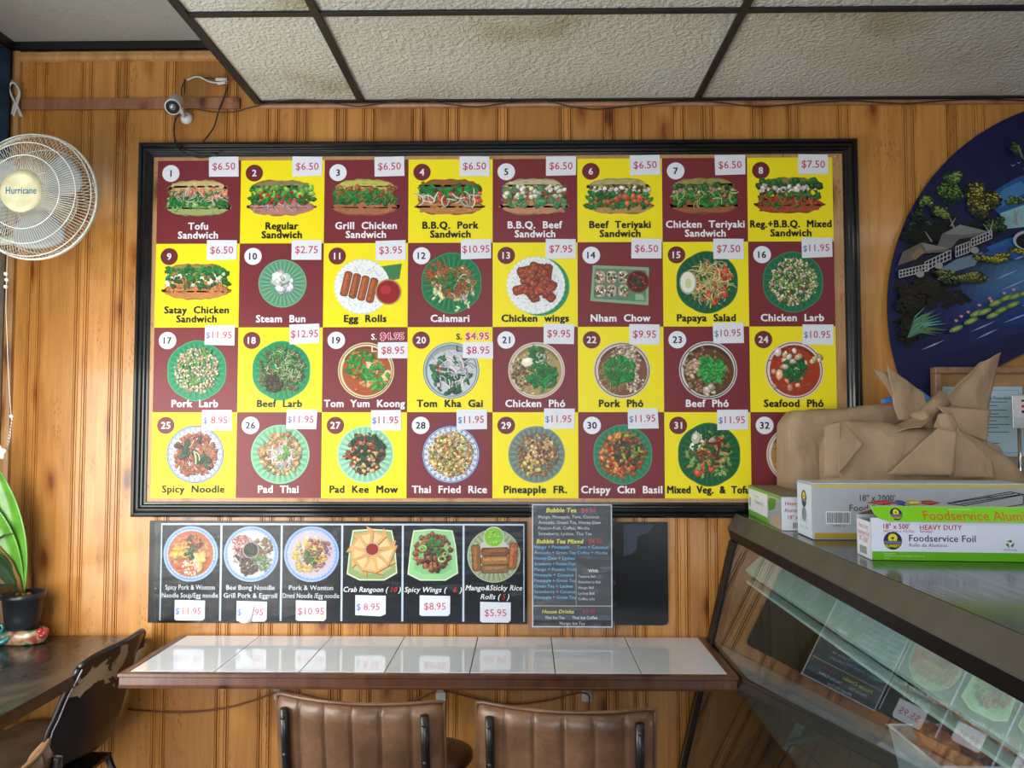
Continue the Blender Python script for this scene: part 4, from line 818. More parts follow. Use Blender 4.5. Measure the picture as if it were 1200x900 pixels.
m = MB(); m.tube([(fx, fy+.16, fz-.02), (fx-.06, fy+.18, fz-.10), (XL+.03, fy+.16, fz-.12)], .016, 10); m.box((XL+.001, fy+.10, fz-.20), (XL+.03, fy+.22, fz-.03)); obj('wall_mount', m, 'fan_white', fn)
s0 = at(9, 292, -.33)
m = MB(); m.tube([s0, at(8, 320, -.33), at(7, 360, -.33), at(10, 440, -.33), at(13, 486, -.33)], .0012, 5); obj('pull_cord', m, 'cable_white', fn)
for x_, y_ in ((7, 321), (8, 328), (7, 336), (13.5, 488)): obj('pull_bead', MB().lathe([(.0005, -.007), (.006, -.003), (.007, .003), (.0005, .007)], tuple(at(x_, y_, -.331)), 8), 'crystal', fn)
pts = [(24, 136), (19, 122), (11, 108), (9, 99), (13, 95), (20, 100), (22, 110), (17, 122), (14, 134)]
wire('fan_cord_loop', [at(x_, y_, -.03) for x_, y_ in pts], .0042, 'cable_white', 'white power cord of the fan looped in a bow above it')
wire('fan_cord_loop', [at(x_, y_, -.045) for x_, y_ in [(16, 136), (20, 122), (23, 110), (20, 101), (14, 97), (11, 103), (14, 113), (21, 126), (26, 137)]], .0036, 'cable_white', 'second strand of white cord knotted at the top of the fan')

# ================================================================= SECURITY CAMERA + CABLES
sc = thing('security_camera', 'small white bullet security camera on the wall above the menu board', 'camera', (-1.236, -.001, 2.62))
p0 = at(217, 137, -.02); p1 = at(212, 118, -.075); p2 = at(207, 126, -.125)
m = MB(); m.lathe([(.001, -.002), (.022, -.002), (.022, -.010), (.013, -.022), (.001, -.026)], (p0.x, 0, p0.z), 20, 'y'); obj('mount', m, 'white_plastic', sc)
m = MB(); m.tube([(p0.x, -.02, p0.z), at(213, 131, -.06), at(211, 122, -.09)], .007, 10); obj('arm', m, 'white_plastic', sc)
ax = (Vector((.20, -.85, -.62))).normalized(); b0_ = Vector(at(207, 118, -.07)); b1_ = b0_+ax*.075
m = MB(); m.tube([b0_-ax*.004, b0_, b1_, b1_+ax*.012], [.020, .025, .026, .027], 24); bd_ = obj('body', m, 'white_plastic', sc)
m = MB(); m.tube([b1_+ax*.0121, b1_+ax*.014], [.023, .023], 24); obj('lens_ring', m, 'black_plastic', bd_)
m = MB(); m.tube([b1_+ax*.0141, b1_+ax*.016], [.012, .010], 20); obj('lens', m, 'smoked_acrylic', bd_); m = MB(); m.tube([b1_+ax*.0141, b1_+ax*.0148], [.011, .011], 20); obj('lens_core', m, 'steel_white', bd_)
wire('camera_cable', [at(x_, y_, Y) for x_, y_, Y in ((213, 113, -.06), (213, 103, -.02), (218, 94, -.012), (230, 91, -.012), (250, 92, -.012), (268, 93, -.012))], .0022, 'cable_black', 'short dark cable rising from the camera to the white connectors')
wire('camera_cable', [at(x_, y_, Y) for x_, y_, Y in ((219, 94, -.018), (232, 90, -.018), (246, 96, -.018), (258, 97, -.018), (268, 95, -.018))], .0035, 'cable_white', 'pale cable with connectors beside the dropped ceiling corner')
wire('camera_cable', [at(x_, y_, Y) for x_, y_, Y in ((216, 92, -.02), (216.5, 100, -.02), (216, 110, -.022))], .002, 'cable_black', 'very short black cable tie hanging behind the security camera')
wire('camera_cable', [at(x_, y_, Y) for x_, y_, Y in ((210, 134, -.03), (205, 142, -.03), (204, 155, -.035), (207, 170, -.04), (216, 179, -.045), (230, 184, -.045), (243, 184, -.043), (255, 181, -.043))], .0026, 'cable_black', 'black cable looping from the camera down over the frame top')
wire('camera_cable', [at(x_, y_, Y) for x_, y_, Y in ((268, 96, -.02), (264, 110, -.022), (257, 128, -.024), (251, 148, -.03), (243, 160, -.035), (236, 168, -.043))], .0024, 'cable_black', 'black cable dropping from the connectors to the frame top')
wire('camera_cable', [at(x_, y_, -.03) for x_, y_ in ((218, 128), (230, 128), (250, 131), (275, 131), (290, 127), (320, 120), (349, 117), (385, 120), (420, 124.5), (455, 120), (490, 117), (525, 122), (560, 125), (600, 120), (640, 118.5), (670, 125), (700, 128), (740, 124), (815, 118), (850, 121), (890, 125), (940, 121), (995, 118), (1030, 120), (1065, 121), (1120, 117), (1160, 116), (1230, 119), (1400, 121))], .0023, 'cable_black', 'long thin black cable draped along the ceiling trim')
for a_, b_ in (((253, 93), (266, 93)), ((255, 98), (267, 96))):
    o = obj('cable_connector', MB().tube([at(*a_, -.026), at(*b_, -.026)], .0058, 10), 'cable_white', origin=at(*a_, -.026)); tag(o, ('upper' if a_[1] == 93 else 'lower')+' white cable connector left of the ceiling corner', 'connector')
wire('camera_cable', [at(x_, y_, -.03) for x_, y_ in ((264, 97), (270, 95), (275, 92))], .0026, 'cable_red', 'short red wire end at the dropped ceiling corner')

# ================================================================= BAR CHAIRS
def bar_chair(loc, rz, label):
    t = thing('bar_chair', label, 'chair', loc, rz, None)
    Wd, zt, zb = .215, .822, .50
    def pt(u, z, off):                     # off: + is towards the sitter
        cv = .055*(u/Wd)**2; lean = -.045*(z-zb)/(zt-zb)
        return (u, cv+lean+.03+off, z)
    def back(side):
        def f(a, b):
            u = -Wd+2*Wd*a; nch = 6; ph = (a*nch) % 1; bul = .011*(math.sin(PI*ph)**.32 if 0 < ph < 1 else 0)
            z = zb+(zt-zb)*b; z -= .010*max(0, abs(2*a-1)-.93)/.07*(b > .9)
            e = min(1, min(b, 1-b)/.05); bul *= e
            return pt(u, z, side*(.014*(.4+.6*e)+bul))
        return f
    m = MB(); NB_ = 96; m.grid(back(-1), NB_, 14); m.grid(back(1), NB_, 14)
    n0 = (NB_+1)*15; bord = [i for i in range(NB_+1)]+[NB_+(NB_+1)*j for j in range(1, 15)]+[14*(NB_+1)+i for i in range(NB_-1, -1, -1)]+[(NB_+1)*j for j in range(13, 0, -1)]
    for q in range(len(bord)): a_, b_ = bord[q], bord[(q+1) % len(bord)]; m.f.append((a_, b_, n0+b_, n0+a_)); m.c.append(m.col); m.sm.append(True)
    bk = obj('backrest', m, 'brown_leather', t, local=True)
    m = MB(); path = [pt(-Wd-.001, zb+(zt-zb)*k/8*.985, -.008) for k in range(9)]+[pt(-Wd+2*Wd*k/24, zt+.002-(.004 if k in (0, 24) else 0), -.008) for k in range(25)]+[pt(Wd+.001, zt-(zt-zb)*k/8, -.008) for k in range(9)]
    m.tube(path, .0042, 8); obj('piping', m, 'brown_leather', bk, local=True)
    for sgn in (-1, 1):
        ux = sgn*.178
        def q(z, o): return pt(ux, z, o)
        m = MB(); zz = [.30, .42, .52, .62, .72, .800]; m.tube([q(z, -.036) for z in zz], .0105, 12)
        br = obj('back_bar', m, 'black_metal', t, local=True)
        for z in (.780, .685, .60): c = q(z, -.0475); obj('bolt', MB().lathe([(.001, c[1]-.002), (.005, c[1]-.001), (.006, c[1]+.002)], (c[0], 0, c[2]), 12, 'y'), 'black_plastic', br, local=True)
    m = MB()
    def seat(s_):
        def f(a, b):
            u = (2*a-1); v = (2*b-1); r_ = (abs(u)**4+abs(v)**4)**.25; k = 1-max(0, r_)**6
            return (u*.215*(1-.06*v), .265+v*.20, .455+s_*(.008+.024*max(0, k)**.5))
        return f
    m.grid(seat(1), 24, 24); m.grid(seat(-1), 24, 24)
    obj('seat', m, 'brown_leather', t, local=True)
    m = MB(); m.box((-.19, .09, .408), (.19, .44, .424)); obj('seat_frame', m, 'black_metal', t, local=True)
    for sx_ in (-1, 1):
        for y0, y1 in ((.06, .0), (.42, .47)):
            m = MB(); m.tube([(sx_*.178, y0, .42), (sx_*.21, y1, .004)], .0105, 10); obj('leg', m, 'black_metal', t, local=True)
    m = MB(); m.tube([(-.196, .03, .20), (.196, .03, .20)], .007, 8); m.tube([(-.196, .445, .20), (.196, .445, .20)], .007, 8); obj('stretcher', m, 'black_metal', t, local=True)
    return t
def chair_at(cx, cy, rz, label):
    t = bar_chair((cx, cy, 0), rz, label); t['group'] = 'brown leather channel-back chairs'
    return t
chair_at(-.420, -.905, -.13, 'brown leather channel-back chair at the white counter, left one of the pair')
chair_at(.090, -.955, -.10, 'brown leather channel-back chair at the white counter, right one of the pair')
chair_at(-1.008, -1.375, PI/2-.05, 'brown leather channel-back chair cut off at bottom left corner')
stt = thing('round_stool', 'low round stool with dark brown seat between the two leather chairs', 'stool', (-.30, -.30, 0))
m = MB(); m.lathe([(.001, .435), (.12, .435), (.132, .45), (.13, .468), (.10, .478), (.001, .482)], (-.30, -.30, 0), 40); obj('seat', m, 'walnut_edge', stt)
for k in range(4): a = PI/4+k*PI/2; obj('leg', MB().tube([(-.30+.08*math.cos(a), -.30+.08*math.sin(a), .436), (-.30+.14*math.cos(a), -.30+.14*math.sin(a), .003)], .011, 8), 'black_metal', stt)

# ---- shell chair (faces the left wall)
sx0, sy0 = -1.330, -.262
sh = thing('shell_chair', 'black shell chair with peeling vinyl back and brown seat at the dark counter', 'chair', (sx0-.2, sy0, 0), 0)
def shell(off):
    def f(a, b):                          # a across, b from seat front up to back top
        u = 2*a-1; prof_ = [(.46, .425), (.40, .440), (.28, .430), (.14, .428), (.055, .462), (.02, .54), (.0, .62), (-.012, .70), (-.03, .80)]
        x_ = b*(len(prof_)-1); i = min(int(x_), len(prof_)-2); t = x_-i
        fx_ = prof_[i][0]*(1-t)+prof_[i+1][0]*t; z_ = prof_[i][1]*(1-t)+prof_[i+1][1]*t
        wd = .225 if b < .4 else .225-.005*(b-.4)/.6
        if b > .86: z_ -= .028*abs(u)**4*(b-.86)/.14
        hw = .5+.5*math.tanh((b-.42)*14)
        wrap = .085*hw*u*u*(1-.55*max(0, (b-.7))/.3); rise = .015*(1-hw)*abs(u)**3+.02*(1-abs(hw*2-1))*u*u
        wd2 = wd*(1-.12*(u*u)*hw*.4); nar = 1-.35*max(0, .14-b)/.14-.10*math.exp(-((b-.44)/.09)**2)*.6
        fx_ += wrap; z_ += rise
        return (-(fx_)+off[0]*hw*1.0+sx0, sy0+u*wd2*nar, z_+off[1]*(1-hw))
    return f
o = obj('shell_back', MB().grid(shell((.008, -.010)), 30, 48), 'peeling_vinyl', sh)
o.data.transform(Matrix.Translation((0, 0, 0)))
obj('seat_cushion', MB().grid(shell((-.006, .012)), 30, 48), 'seat_leather', sh, solid=.004)
g1, g2 = shell((.008, -.010)), shell((-.006, .012))
for a in (0, 1):
    m = MB(); m.tube([((g1(a, k/40)[0]+g2(a, k/40)[0])/2, g1(a, k/40)[1]+(.001 if a else -.001), (g1(a, k/40)[2]+g2(a, k/40)[2])/2) for k in range(41)], .0095, 8); obj('rim', m, 'black_metal', sh)
m = MB(); m.tube([((g1(k/20, 1)[0]+g2(k/20, 1)[0])/2, g1(k/20, 1)[1], (g1(k/20, 1)[2]+g2(k/20, 1)[2])/2) for k in range(21)], .0095, 8); obj('rim', m, 'black_metal', sh)
m = MB()
for k in range(60):
    b = .50+.5*k/60; p = Vector(g1(0, b)); q = Vector(g1(0, b+.004)); m.tube([p+Vector((.0075, -.006, 0)), q+Vector((.0075, -.006, 0))], .0022, 4)
obj('stitching', m, 'white_card', sh)
for ex, ey in ((-1.36, -.12), (-1.36, -.40), (-1.68, -.12), (-1.68, -.40)):
    cx_, cy_ = -1.52+(ex+1.52)*.8, sy0+(ey-sy0)*.55; m = MB(); m.tube([(cx_, cy_, .408), (ex+(.07 if ex > -1.5 else -.05), ey+(.05 if ey > sy0 else -.05), .003)], [.012, .009], 10); obj('leg', m, 'black_metal', sh)
m = MB(); m.box((-1.66, sy0-.09, .400), (-1.38, sy0+.09, .411)); obj('seat_plate', m, 'black_metal', sh)

# ================================================================= DISPLAY CASE
CX, CZ, Y0, Y1 = .735, 1.19, -.036, -2.35
XB = 1.75
dk = thing('display_case', 'refrigerated display case with slanted glass front and stainless top', 'display case', (1.2, -1.2, 0))
obj('front_fascia', MB().prism([(CX-.0005, CZ-.001), (CX-.031, CZ-.048), (CX-.031, CZ-.053), (CX-.001, CZ-.053)], Y1, Y0, 'y'), 'stainless_dull', dk)
obj('top_plate', MB().prism([(CX, CZ), (CX, CZ-.053), (XB, CZ-.053), (XB, CZ)], Y1, Y0, 'y'), 'stainless', dk, bevel=.0015)
obj('black_header', MB().prism([(CX-.029, CZ-.0535), (CX-.020, CZ-.090), (CX+.02, CZ-.090), (CX+.02, CZ-.0535)], Y1, Y0-.002, 'y'), 'case_black', dk)
gx0, gz0, gx1, gz1 = .7165, 1.099, .502, .20
def glz(t): return (gx0+(gx1-gx0)*t, gz0+(gz1-gz0)*t)
nx, nz = Vector((-(gz0-gz1), 0, (gx0-gx1))).normalized().x, Vector((-(gz0-gz1), 0, (gx0-gx1))).normalized().z
g = MB(); g.prism([(gx0, gz0), (gx1, gz1), (gx1-nx*.005, gz1-nz*.005), (gx0-nx*.005, gz0-nz*.005)], Y1+.05, Y0-.062, 'y'); obj('front_glass', g, 'pane_glass', dk)
for y_ in ((Y0-.060, Y0-.002), (Y1, Y1+.05)):
    m = MB(); m.prism([(gx0+nx*.008, gz0), (gx1+nx*.008, gz1), (gx1-nx*.03, gz1), (gx0-nx*.03, gz0)], y_[0], y_[1], 'y'); obj('end_post', m, 'case_black', dk, bevel=.003)
m = MB(); m.prism([(gx0+nx*.0095, gz0-.01), (gx1+nx*.0095, gz1), (gx1+nx*.0085, gz1), (gx0+nx*.0085, gz0-.01)], Y0-.034, Y0-.030, 'y'); obj('post_strip', m, 'chrome', dk)
obj('end_glass', MB().prism([(gx0+.03, 1.095), (gx1+.05, .24), (XB-.05, .24), (XB-.05, 1.095)], Y0-.020, Y0-.015, 'y'), 'pane_glass', dk)
obj('lower_body', MB().prism([(gx1-.005, .10), (gx1-.005, .199), (XB, .199), (XB, .10)], Y1, Y0, 'y'), 'stainless', dk)
obj('plinth', MB().box((gx1+.06, Y1+.03, .002), (XB-.02, Y0-.03, .10)), 'case_black', dk)
obj('rear_wall', MB().box((XB-.03, Y1, .20), (XB, Y0, CZ-.054)), 'case_interior', dk)
obj('far_end_wall', MB().prism([(gx1+.1, .20), (XB-.03, .20), (XB-.03, CZ-.054), (1.30, CZ-.054), (1.15, .9)], Y0-.014, Y0-.006, 'y'), 'case_interior', dk)
obj('shelf_edge', MB().box((.742, Y1+.06, .968), (.772, Y0-.10, .976)), 'teal_panel', dk)
obj('light_housing', MB().prism([(.738, 1.012), (.80, 1.068), (.82, 1.068), (.82, .998), (.750, .996)], Y1+.06, Y0-.10, 'y'), 'teal_panel', dk, bevel=.002)
obj('interior_deck', MB().box((gx1+.02, Y1+.03, .2005), (XB-.031, Y0-.03, .232)), 'case_interior', dk)
sl_ = obj('case_shelf', MB().box((.70, Y1+.06, .615), (XB-.032, Y0-.08, .625)), 'case_interior', dk)
cl_ = bpy.data.lights.new('case_fill_lamp', 'AREA'); cl_.shape = 'RECTANGLE'; cl_.size = 2.0; cl_.size_y = .04; cl_.energy = 2.2; cl_.color = (.9, 1, .97)  # added fill lamp that brightens the inside of the case
co = bpy.data.objects.new('case_fill_lamp', cl_); C.objects.link(co); co.location = (1.0, -1.2, 1.128); co.rotation_euler = (0, 0, PI/2)
obj('fill_lamp_tube', MB().tube([(1.0, -2.2, 1.131), (1.0, -.2, 1.131)], .004, 8), 'white_plastic', dk)  # non-glowing tube, added to go with the fill lamp
# bins with fried rolls inside the case
def bin_(name, x0, x1, y0, y1, z0, z1, label, rim=True):
    t = thing(name, label, 'bin', ((x0+x1)/2, (y0+y1)/2, z0), 0, 'white plastic bins in the case'); k = .018
    def ring(z, s): return [(x0+s, y0+s, z), (x1-s, y0+s, z), (x1-s, y1-s, z), (x0+s, y1-s, z)]
    v = ring(z0, k)+ring(z1, 0)+ring(z1+.004, -.006)+ring(z1+.004, .005)+ring(z0+.004, k+.005)
    fs = [(3, 2, 1, 0)]+[(a*4+q, a*4+(q+1) % 4, (a+1)*4+(q+1) % 4, (a+1)*4+q) for a in range(4) for q in range(4)]+[(16, 17, 18, 19)]
    obj('tub', MB().mesh(v, fs), 'bin_plastic', t, bevel=.002); return t
bin_('plastic_bin', .765, 1.29, -1.415, -1.225, .627, .765, 'lower white plastic bin nested under the roll bin in the display case')
bin_('plastic_bin', .745, 1.31, -1.425, -1.215, .775, .880, 'upper white plastic bin full of fried rolls in the display case')
for layer, (n_, sp_, z_, ja) in enumerate(((10, .0505, .806, .02), (10, .0515, .851, .02), (10, .0515, .896, .04), (7, .066, .942, .45))):
    for c in range(n_):
        a = mr.uniform(-ja, ja); p = Vector((1.022+(c-(n_-1)/2)*sp_, -1.32, z_)); d = Vector((math.sin(a), math.cos(a), mr.uniform(-ja, ja)*.12))*.058
        o = obj('fried_roll', MB().tube([p-d, p-d*.92, p-d*.5, p, p+d*.5, p+d*.92, p+d], [.012, .019, .0215, .022, .0215, .019, .012], 12), 'fried', origin=p)
        tag(o, ('crisp brown fried roll lying loose on top of the full bin inside the case' if layer == 3 else 'crisp brown fried roll packed below the top ones in the bin inside the case'), 'food', 'loose fried rolls on the bin' if layer == 3 else 'fried rolls packed in the bin')

# ================================================================= BOXES ON THE CASE
def logo(P, u, v, r, letters=True):
    P.ell(u, v, r, r, '2a2c4c', 30); P.ell(u, v+r*.28, r*.5, r*.5, 'e0cf30', 20)
    P.pl([(u-r*.93, v-r*.35), (u-r*.97, v-r*.02), (u+r*.97, v-r*.02), (u+r*.93, v-r*.35)], '6a6e86')
    P.rect(u-r*.03, v-r*.15, u+r*.03, v+r*.25, '2a2c30'); P.ell(u, v+r*.3, r*.2, r*.1, '2a2c30', 8)
    if letters: P.pl([(u-r*.9, v-r*.38), (u-r*.8, v-r*.62), (u-r*.5, v-r*.86), (u, v-r*.97), (u+r*.5, v-r*.86), (u+r*.8, v-r*.62), (u+r*.9, v-r*.38)], '33342a'); P.text('SUNSET', u, v-r*.72, r*.44, 'e4d23a', .03, fit=r*1.6)
def barcode(P, u0, v0, u1, v1, r):
    P.rect(u0-.003, v0-.003, u1+.003, v1+.003, 'dfe3ea'); u = u0
    while u < u1: wd = r.choice([.0008, .0014, .002]); P.rect(u, v0, min(u+wd, u1), v1, '22252a'); u += wd+r.choice([.0009, .0014])
def carton(name, x0, x1, y0, y1, z1, label, matn, rz=0):
    cx_, cy_ = x0, y0; t = thing(name, label, 'box', (x0, y0, CZ), rz)
    t['_o'] = (0, 0, 0)
    return t, x1-x0, y1-y0, z1-CZ
# film box: local frame, x along front, y back
t, W, D_, H = carton('film_box', .772, 1.340, -.705, -.567, CZ+.150, 'long grey food film box, largest carton on top of the case', 'carton_grey', -.03)
e = .001
obj('carton', MB().box((0, 0, e), (W, D_, H)), 'carton_grey', t, bevel=.0015, local=True)
P = Print((0, -.0003, 0)); P.rect(.004, .004, W-.004, .019, 'a89432'); P.rect(.004, H-.009, W-.004, H-.002, 'c8b85c')
P.k += .0002
P.text('18" x 2000\'', .172, H-.045, .0235, '33363c', .002, fit=.092); P.text('Food Service Film', .098, H-.072, .025, '33363c', .002, align='l')
barcode(P, .038, .046, .098, .074, mr); P.text('0 79051 8', .068, .036, .008, '333333', 0)
for a_, b_ in (((.355, .100), (.52, .131)), ((.52, .131), (.555, .124)), ((.555, .124), (.40, .094)), ((.40, .094), (.355, .100)), ((.555, .124), (.553, .098)), ((.553, .098), (.42, .076)), ((.37, .101), (.53, .127)), ((.39, .098), (.545, .124))):
    dx_, dz_ = b_[0]-a_[0], b_[1]-a_[1]; ln_ = math.hypot(dx_, dz_); ox_, oz_ = -dz_/ln_*.0011, dx_/ln_*.0011
    P.pl([(a_[0]-ox_, a_[1]-oz_), (b_[0]-ox_, b_[1]-oz_), (b_[0]+ox_, b_[1]+oz_), (a_[0]+ox_, a_[1]+oz_)], '2c2f36')
P.text('Film', .47, .112, .012, '2c2f36', .004, rot=.17)
obj('front_print', P, 'print', t, local=True)
P = Print((-.0003, D_, 0), (0, -1, 0), (0, 0, 1), (-1, 0, 0)); P.rect(.004, .004, D_-.003, H-.004, 'cfdbe8'); logo(P, .066, H-.045, .024, False); P.ell(.066, H-.088, .022, .02, '7d8a94', 20); P.text('18" x 2000\'', .066, .040, .015, '8a98a8', 0, fit=.07); P.text('Food S. Film', .066, .022, .015, '8a98a8', 0, fit=.085); obj('end_print', P, 'print', t, local=True)
obj('top_flap', MB().box((.003, .002, H+.0003), (W-.003, D_-.002, H+.0022)), 'carton_white', t, local=True)
# green foil box at the back
t, W, D_, H = carton('small_foil_box', .748, .843, -.512, -.05, CZ+.098, 'green and white foil box lying behind the long film box', 'carton_white', -.06)
obj('carton', MB().box((0, 0, e), (W, D_, H)), 'carton_white', t, bevel=.001, local=True)
P = Print((-.0003, D_, 0), (0, -1, 0), (0, 0, 1), (-1, 0, 0)); P.rect(0, 0, D_, .018, '6aa83c'); P.rect(0, H-.008, D_, H, '6aa83c'); P.rect(0, .018, D_, H-.008, 'dfe3ec')
P.pl([(D_*.62, .018), (D_*.62, H-.008), (D_, H-.008), (D_, .001), (D_*.7, .001)], '9aa0a0'); P.pl([(D_*.62, H-.03), (D_*.70, H-.014), (D_*.86, H-.012), (D_*.84, H-.04), (D_*.68, H-.055)], '4f8a24'); P.pl([(D_*.72, .006), (D_*.75, .03), (D_*.95, .04), (D_, .002)], 'b59a88')
P.text('Foodservice Foil', D_*.36, .048, .018, '3a4a8a', .01, fit=.16); P.text('Aluminum', D_*.28, .068, .014, 'c8b840', .01); P.rect(.02, .03, .034, .06, '44484c'); obj('side_print', P, 'print', t, local=True)
P = Print((0, -.0003, 0)); P.rect(.001, .001, W-.001, H-.001, 'd5d9e4'); P.text('Heavy Duty', .048, H-.024, .0165, 'b03040', .015, fit=.075); P.text('Aluminum Foil', .048, H-.044, .0165, 'b03040', .015, fit=.08); P.text('18" x 500\'', .048, H-.064, .0165, 'b03040', .015, fit=.06); barcode(P, .032, .007, .062, .024, mr); obj('end_print', P, 'print', t, local=True)
obj('top_flap', MB().box((.001, .001, H+.0003), (W-.001, D_-.001, H+.0018)), 'carton_kraft', t, local=True)
# open green foil box in front
t, W, D_, H = carton('open_foil_box', .7905, 1.36, -1.037, -.940, CZ+.0985, 'open green and white foil box with raised green lid flap on the case', 'carton_white', -.075)
m = MB(); th = .0022
m.box((0, 0, e), (W, th, H-.002)); m.box((0, D_-th, e), (W, D_, H)); m.box((0, th, e), (th, D_-th, H-.012)); m.box((W-th, th, e), (W, D_-th, H)); m.box((th, th, e), (W-th, D_-th, e+th)); obj('carton', m, 'carton_white', t, local=True)
m = MB(); m.tube([(.012, D_/2, .045), (W-.012, D_/2, .045)], .034, 24); obj('foil_roll', m, 'chrome', t, local=True)
m = MB(); m.hexa([(0, D_-.001, H-.004), (W, D_-.001, H-.004), (W, D_+.001, H), (0, D_+.001, H), (.01, .012, H+.018), (W, .012, H+.018), (W, .014, H+.021), (.01, .014, H+.021)]); obj('lid_panel', m, 'carton_kraft', t, local=True)
fl = [(.004, H+.024), (W+.0, H+.024), (W+.0, H-.010), (.040, H-.010), (.020, H-.004), (.010, H+.006)]
m = MB(); m.mesh([(u, .0116-(H+.022-v)*.50, v) for u, v in fl]+[(u, .0132-(H+.022-v)*.50, v) for u, v in fl], [tuple(range(5, -1, -1)), tuple(range(6, 12))]+[(q, (q+1) % 6, 6+(q+1) % 6, 6+q) for q in range(6)])
lf = obj('lid_flap', m, 'carton_white', t, local=True)
vdir = Vector((0, .5, 1)); P = Print((0, .0114-.5*(.034)-.0004, H-.012+.0), (1, 0, 0), vdir, Vector((0, -1, .5)).normalized())
P.pl([(.005, .0355), (W, .0355), (W, .0022), (.040, .0022), (.020, .008), (.010, .017)], '7cc81e'); P.k += .0002; logo(P, .058, .0185, .0135); P.text('Foodservice Aluminum Foil', .117, .0065, .029, 'c8622a', .008, align='l', fit=.335); P.rect(.175, .0285, .225, .0305, 'a8d878')
P.rect(.17, .029, .171, .031, '5a8a2a'); obj('flap_print', P, 'print', lf, local=True)
P = Print((0, -.0003, 0)); P.rect(.002, .001, W-.001, .0205, '63b01e'); P.rect(.002, .0205, W-.001, H-.004, 'd9def0'); P.k += .0002
logo(P, .048, .045, .0205); P.text('Foodservice Foil', .084, .044, .0215, '2b2c62', .014, align='l', fit=.168); P.text('Rollo de Aluminio', .084, .032, .0115, '5a5f80', .002, align='l', fit=.088)
P.text("18\" x 500'", .028, .072, .0165, 'b0283a', .02, align='l', fit=.058); P.text('HEAVY DUTY', .108, .0705, .0165, 'b0283a', .015, align='l', fit=.092); P.text('(457.2mm x 152.7m)', .028, .064, .008, 'b0283a', .004, align='l', fit=.076); P.text('Grueso', .108, .064, .009, 'b0283a', .004, align='l')
for q, t_ in enumerate(['Distributed by', '11200 Business Parkway, Brampton, ON L6T 5G1', 'Canada']): P.text(t_, .028, .0145-q*.005, .0045, 'c8e8a8', 0, align='l')
for q in range(3):
    a = PI/2+q*2*PI/3; cu, cv = .303+.006*math.cos(a), .041+.006*math.sin(a); b = a+PI/2
    P.pl([(cu+.008*math.cos(b), cv+.008*math.sin(b)), (cu+.004*math.cos(b+2.2), cv+.004*math.sin(b+2.2)), (cu-.005*math.cos(b), cv-.005*math.sin(b)), (cu+.004*math.cos(b-2.2), cv+.004*math.sin(b-2.2))], '4a7a3c')
P.text('100% Recyclable', .303, .026, .0055, '4a4e60', 0, fit=.03); obj('front_print', P, 'print', t, local=True)
P = Print((-.0003, D_, 0), (0, -1, 0), (0, 0, 1), (-1, 0, 0)); P.rect(.001, .001, D_-.001, H-.014, 'dde2ee'); P.text('Heavy Duty', .048, .068, .0155, 'b8303c', .01, fit=.07); P.text('Aluminum Foil', .048, .052, .0155, 'b8303c', .01, fit=.08); P.rect(.01, .0485, .085, .0492, 'b8303c'); P.text("18\" x 500'", .048, .036, .0155, 'b8303c', .01, fit=.065); barcode(P, .02, .008, .07, .026, mr); obj('end_print', P, 'print', t, local=True)
# wrapped sweets on the box
for x_, mt, ln, lb in ((.824, 'red_wrap', .058, 'red foil wrapped packet lying on the open foil box, leftmost'), (.865, 'blue_wrap', .026, 'blue wrapped packet between red and yellow packets on the foil box'), (.896, 'yellow_wrap', .036, 'yellow patterned packet on the open foil box'), (.934, 'red_wrap', .044, 'red and yellow packet on the foil box, rightmost of the wrapped row')):
    c = Vector((x_+.02, -.975, CZ+.1255)); o = obj('wrapped_packet', MB().grid(lambda u, v: tuple(c+Vector((ln*(u-.5)*(1 if .1 < u < .9 else 1.15), .018*math.cos(2*PI*v)*(math.sin(PI*(.08+.84*u))), .0055*math.sin(2*PI*v)*math.sin(PI*(.05+.9*u))+.001*noise.noise((u*9, v*5, x_*9))))), 12, 12), mt, origin=c); tag(o, lb, 'packet')
# small carton at the right edge
t, W, D_, H = carton('small_carton', 1.188, 1.42, -.925-.17, -.83-.19, CZ+.06, 'small white carton with red print at the right picture edge', 'carton_white', 0)
t.location = (1.118, -1.245, CZ); obj('carton', MB().box((0, 0, e), (.2, .09, .075)), 'carton_white', t, bevel=.001, local=True)
P = Print((-.0003, .09, 0), (0, -1, 0), (0, 0, 1), (-1, 0, 0)); P.text('Heavy Duty', .045, .05, .013, 'b8303c', .01, fit=.07); P.text('18" x 500\'', .045, .035, .013, 'b8303c', .01, fit=.06); barcode(P, .02, .008, .06, .024, mr); obj('end_print', P, 'print', t, local=True)
obj('top_flap', MB().box((.001, .001, .0753), (.199, .089, .077)), 'carton_kraft', t, local=True)

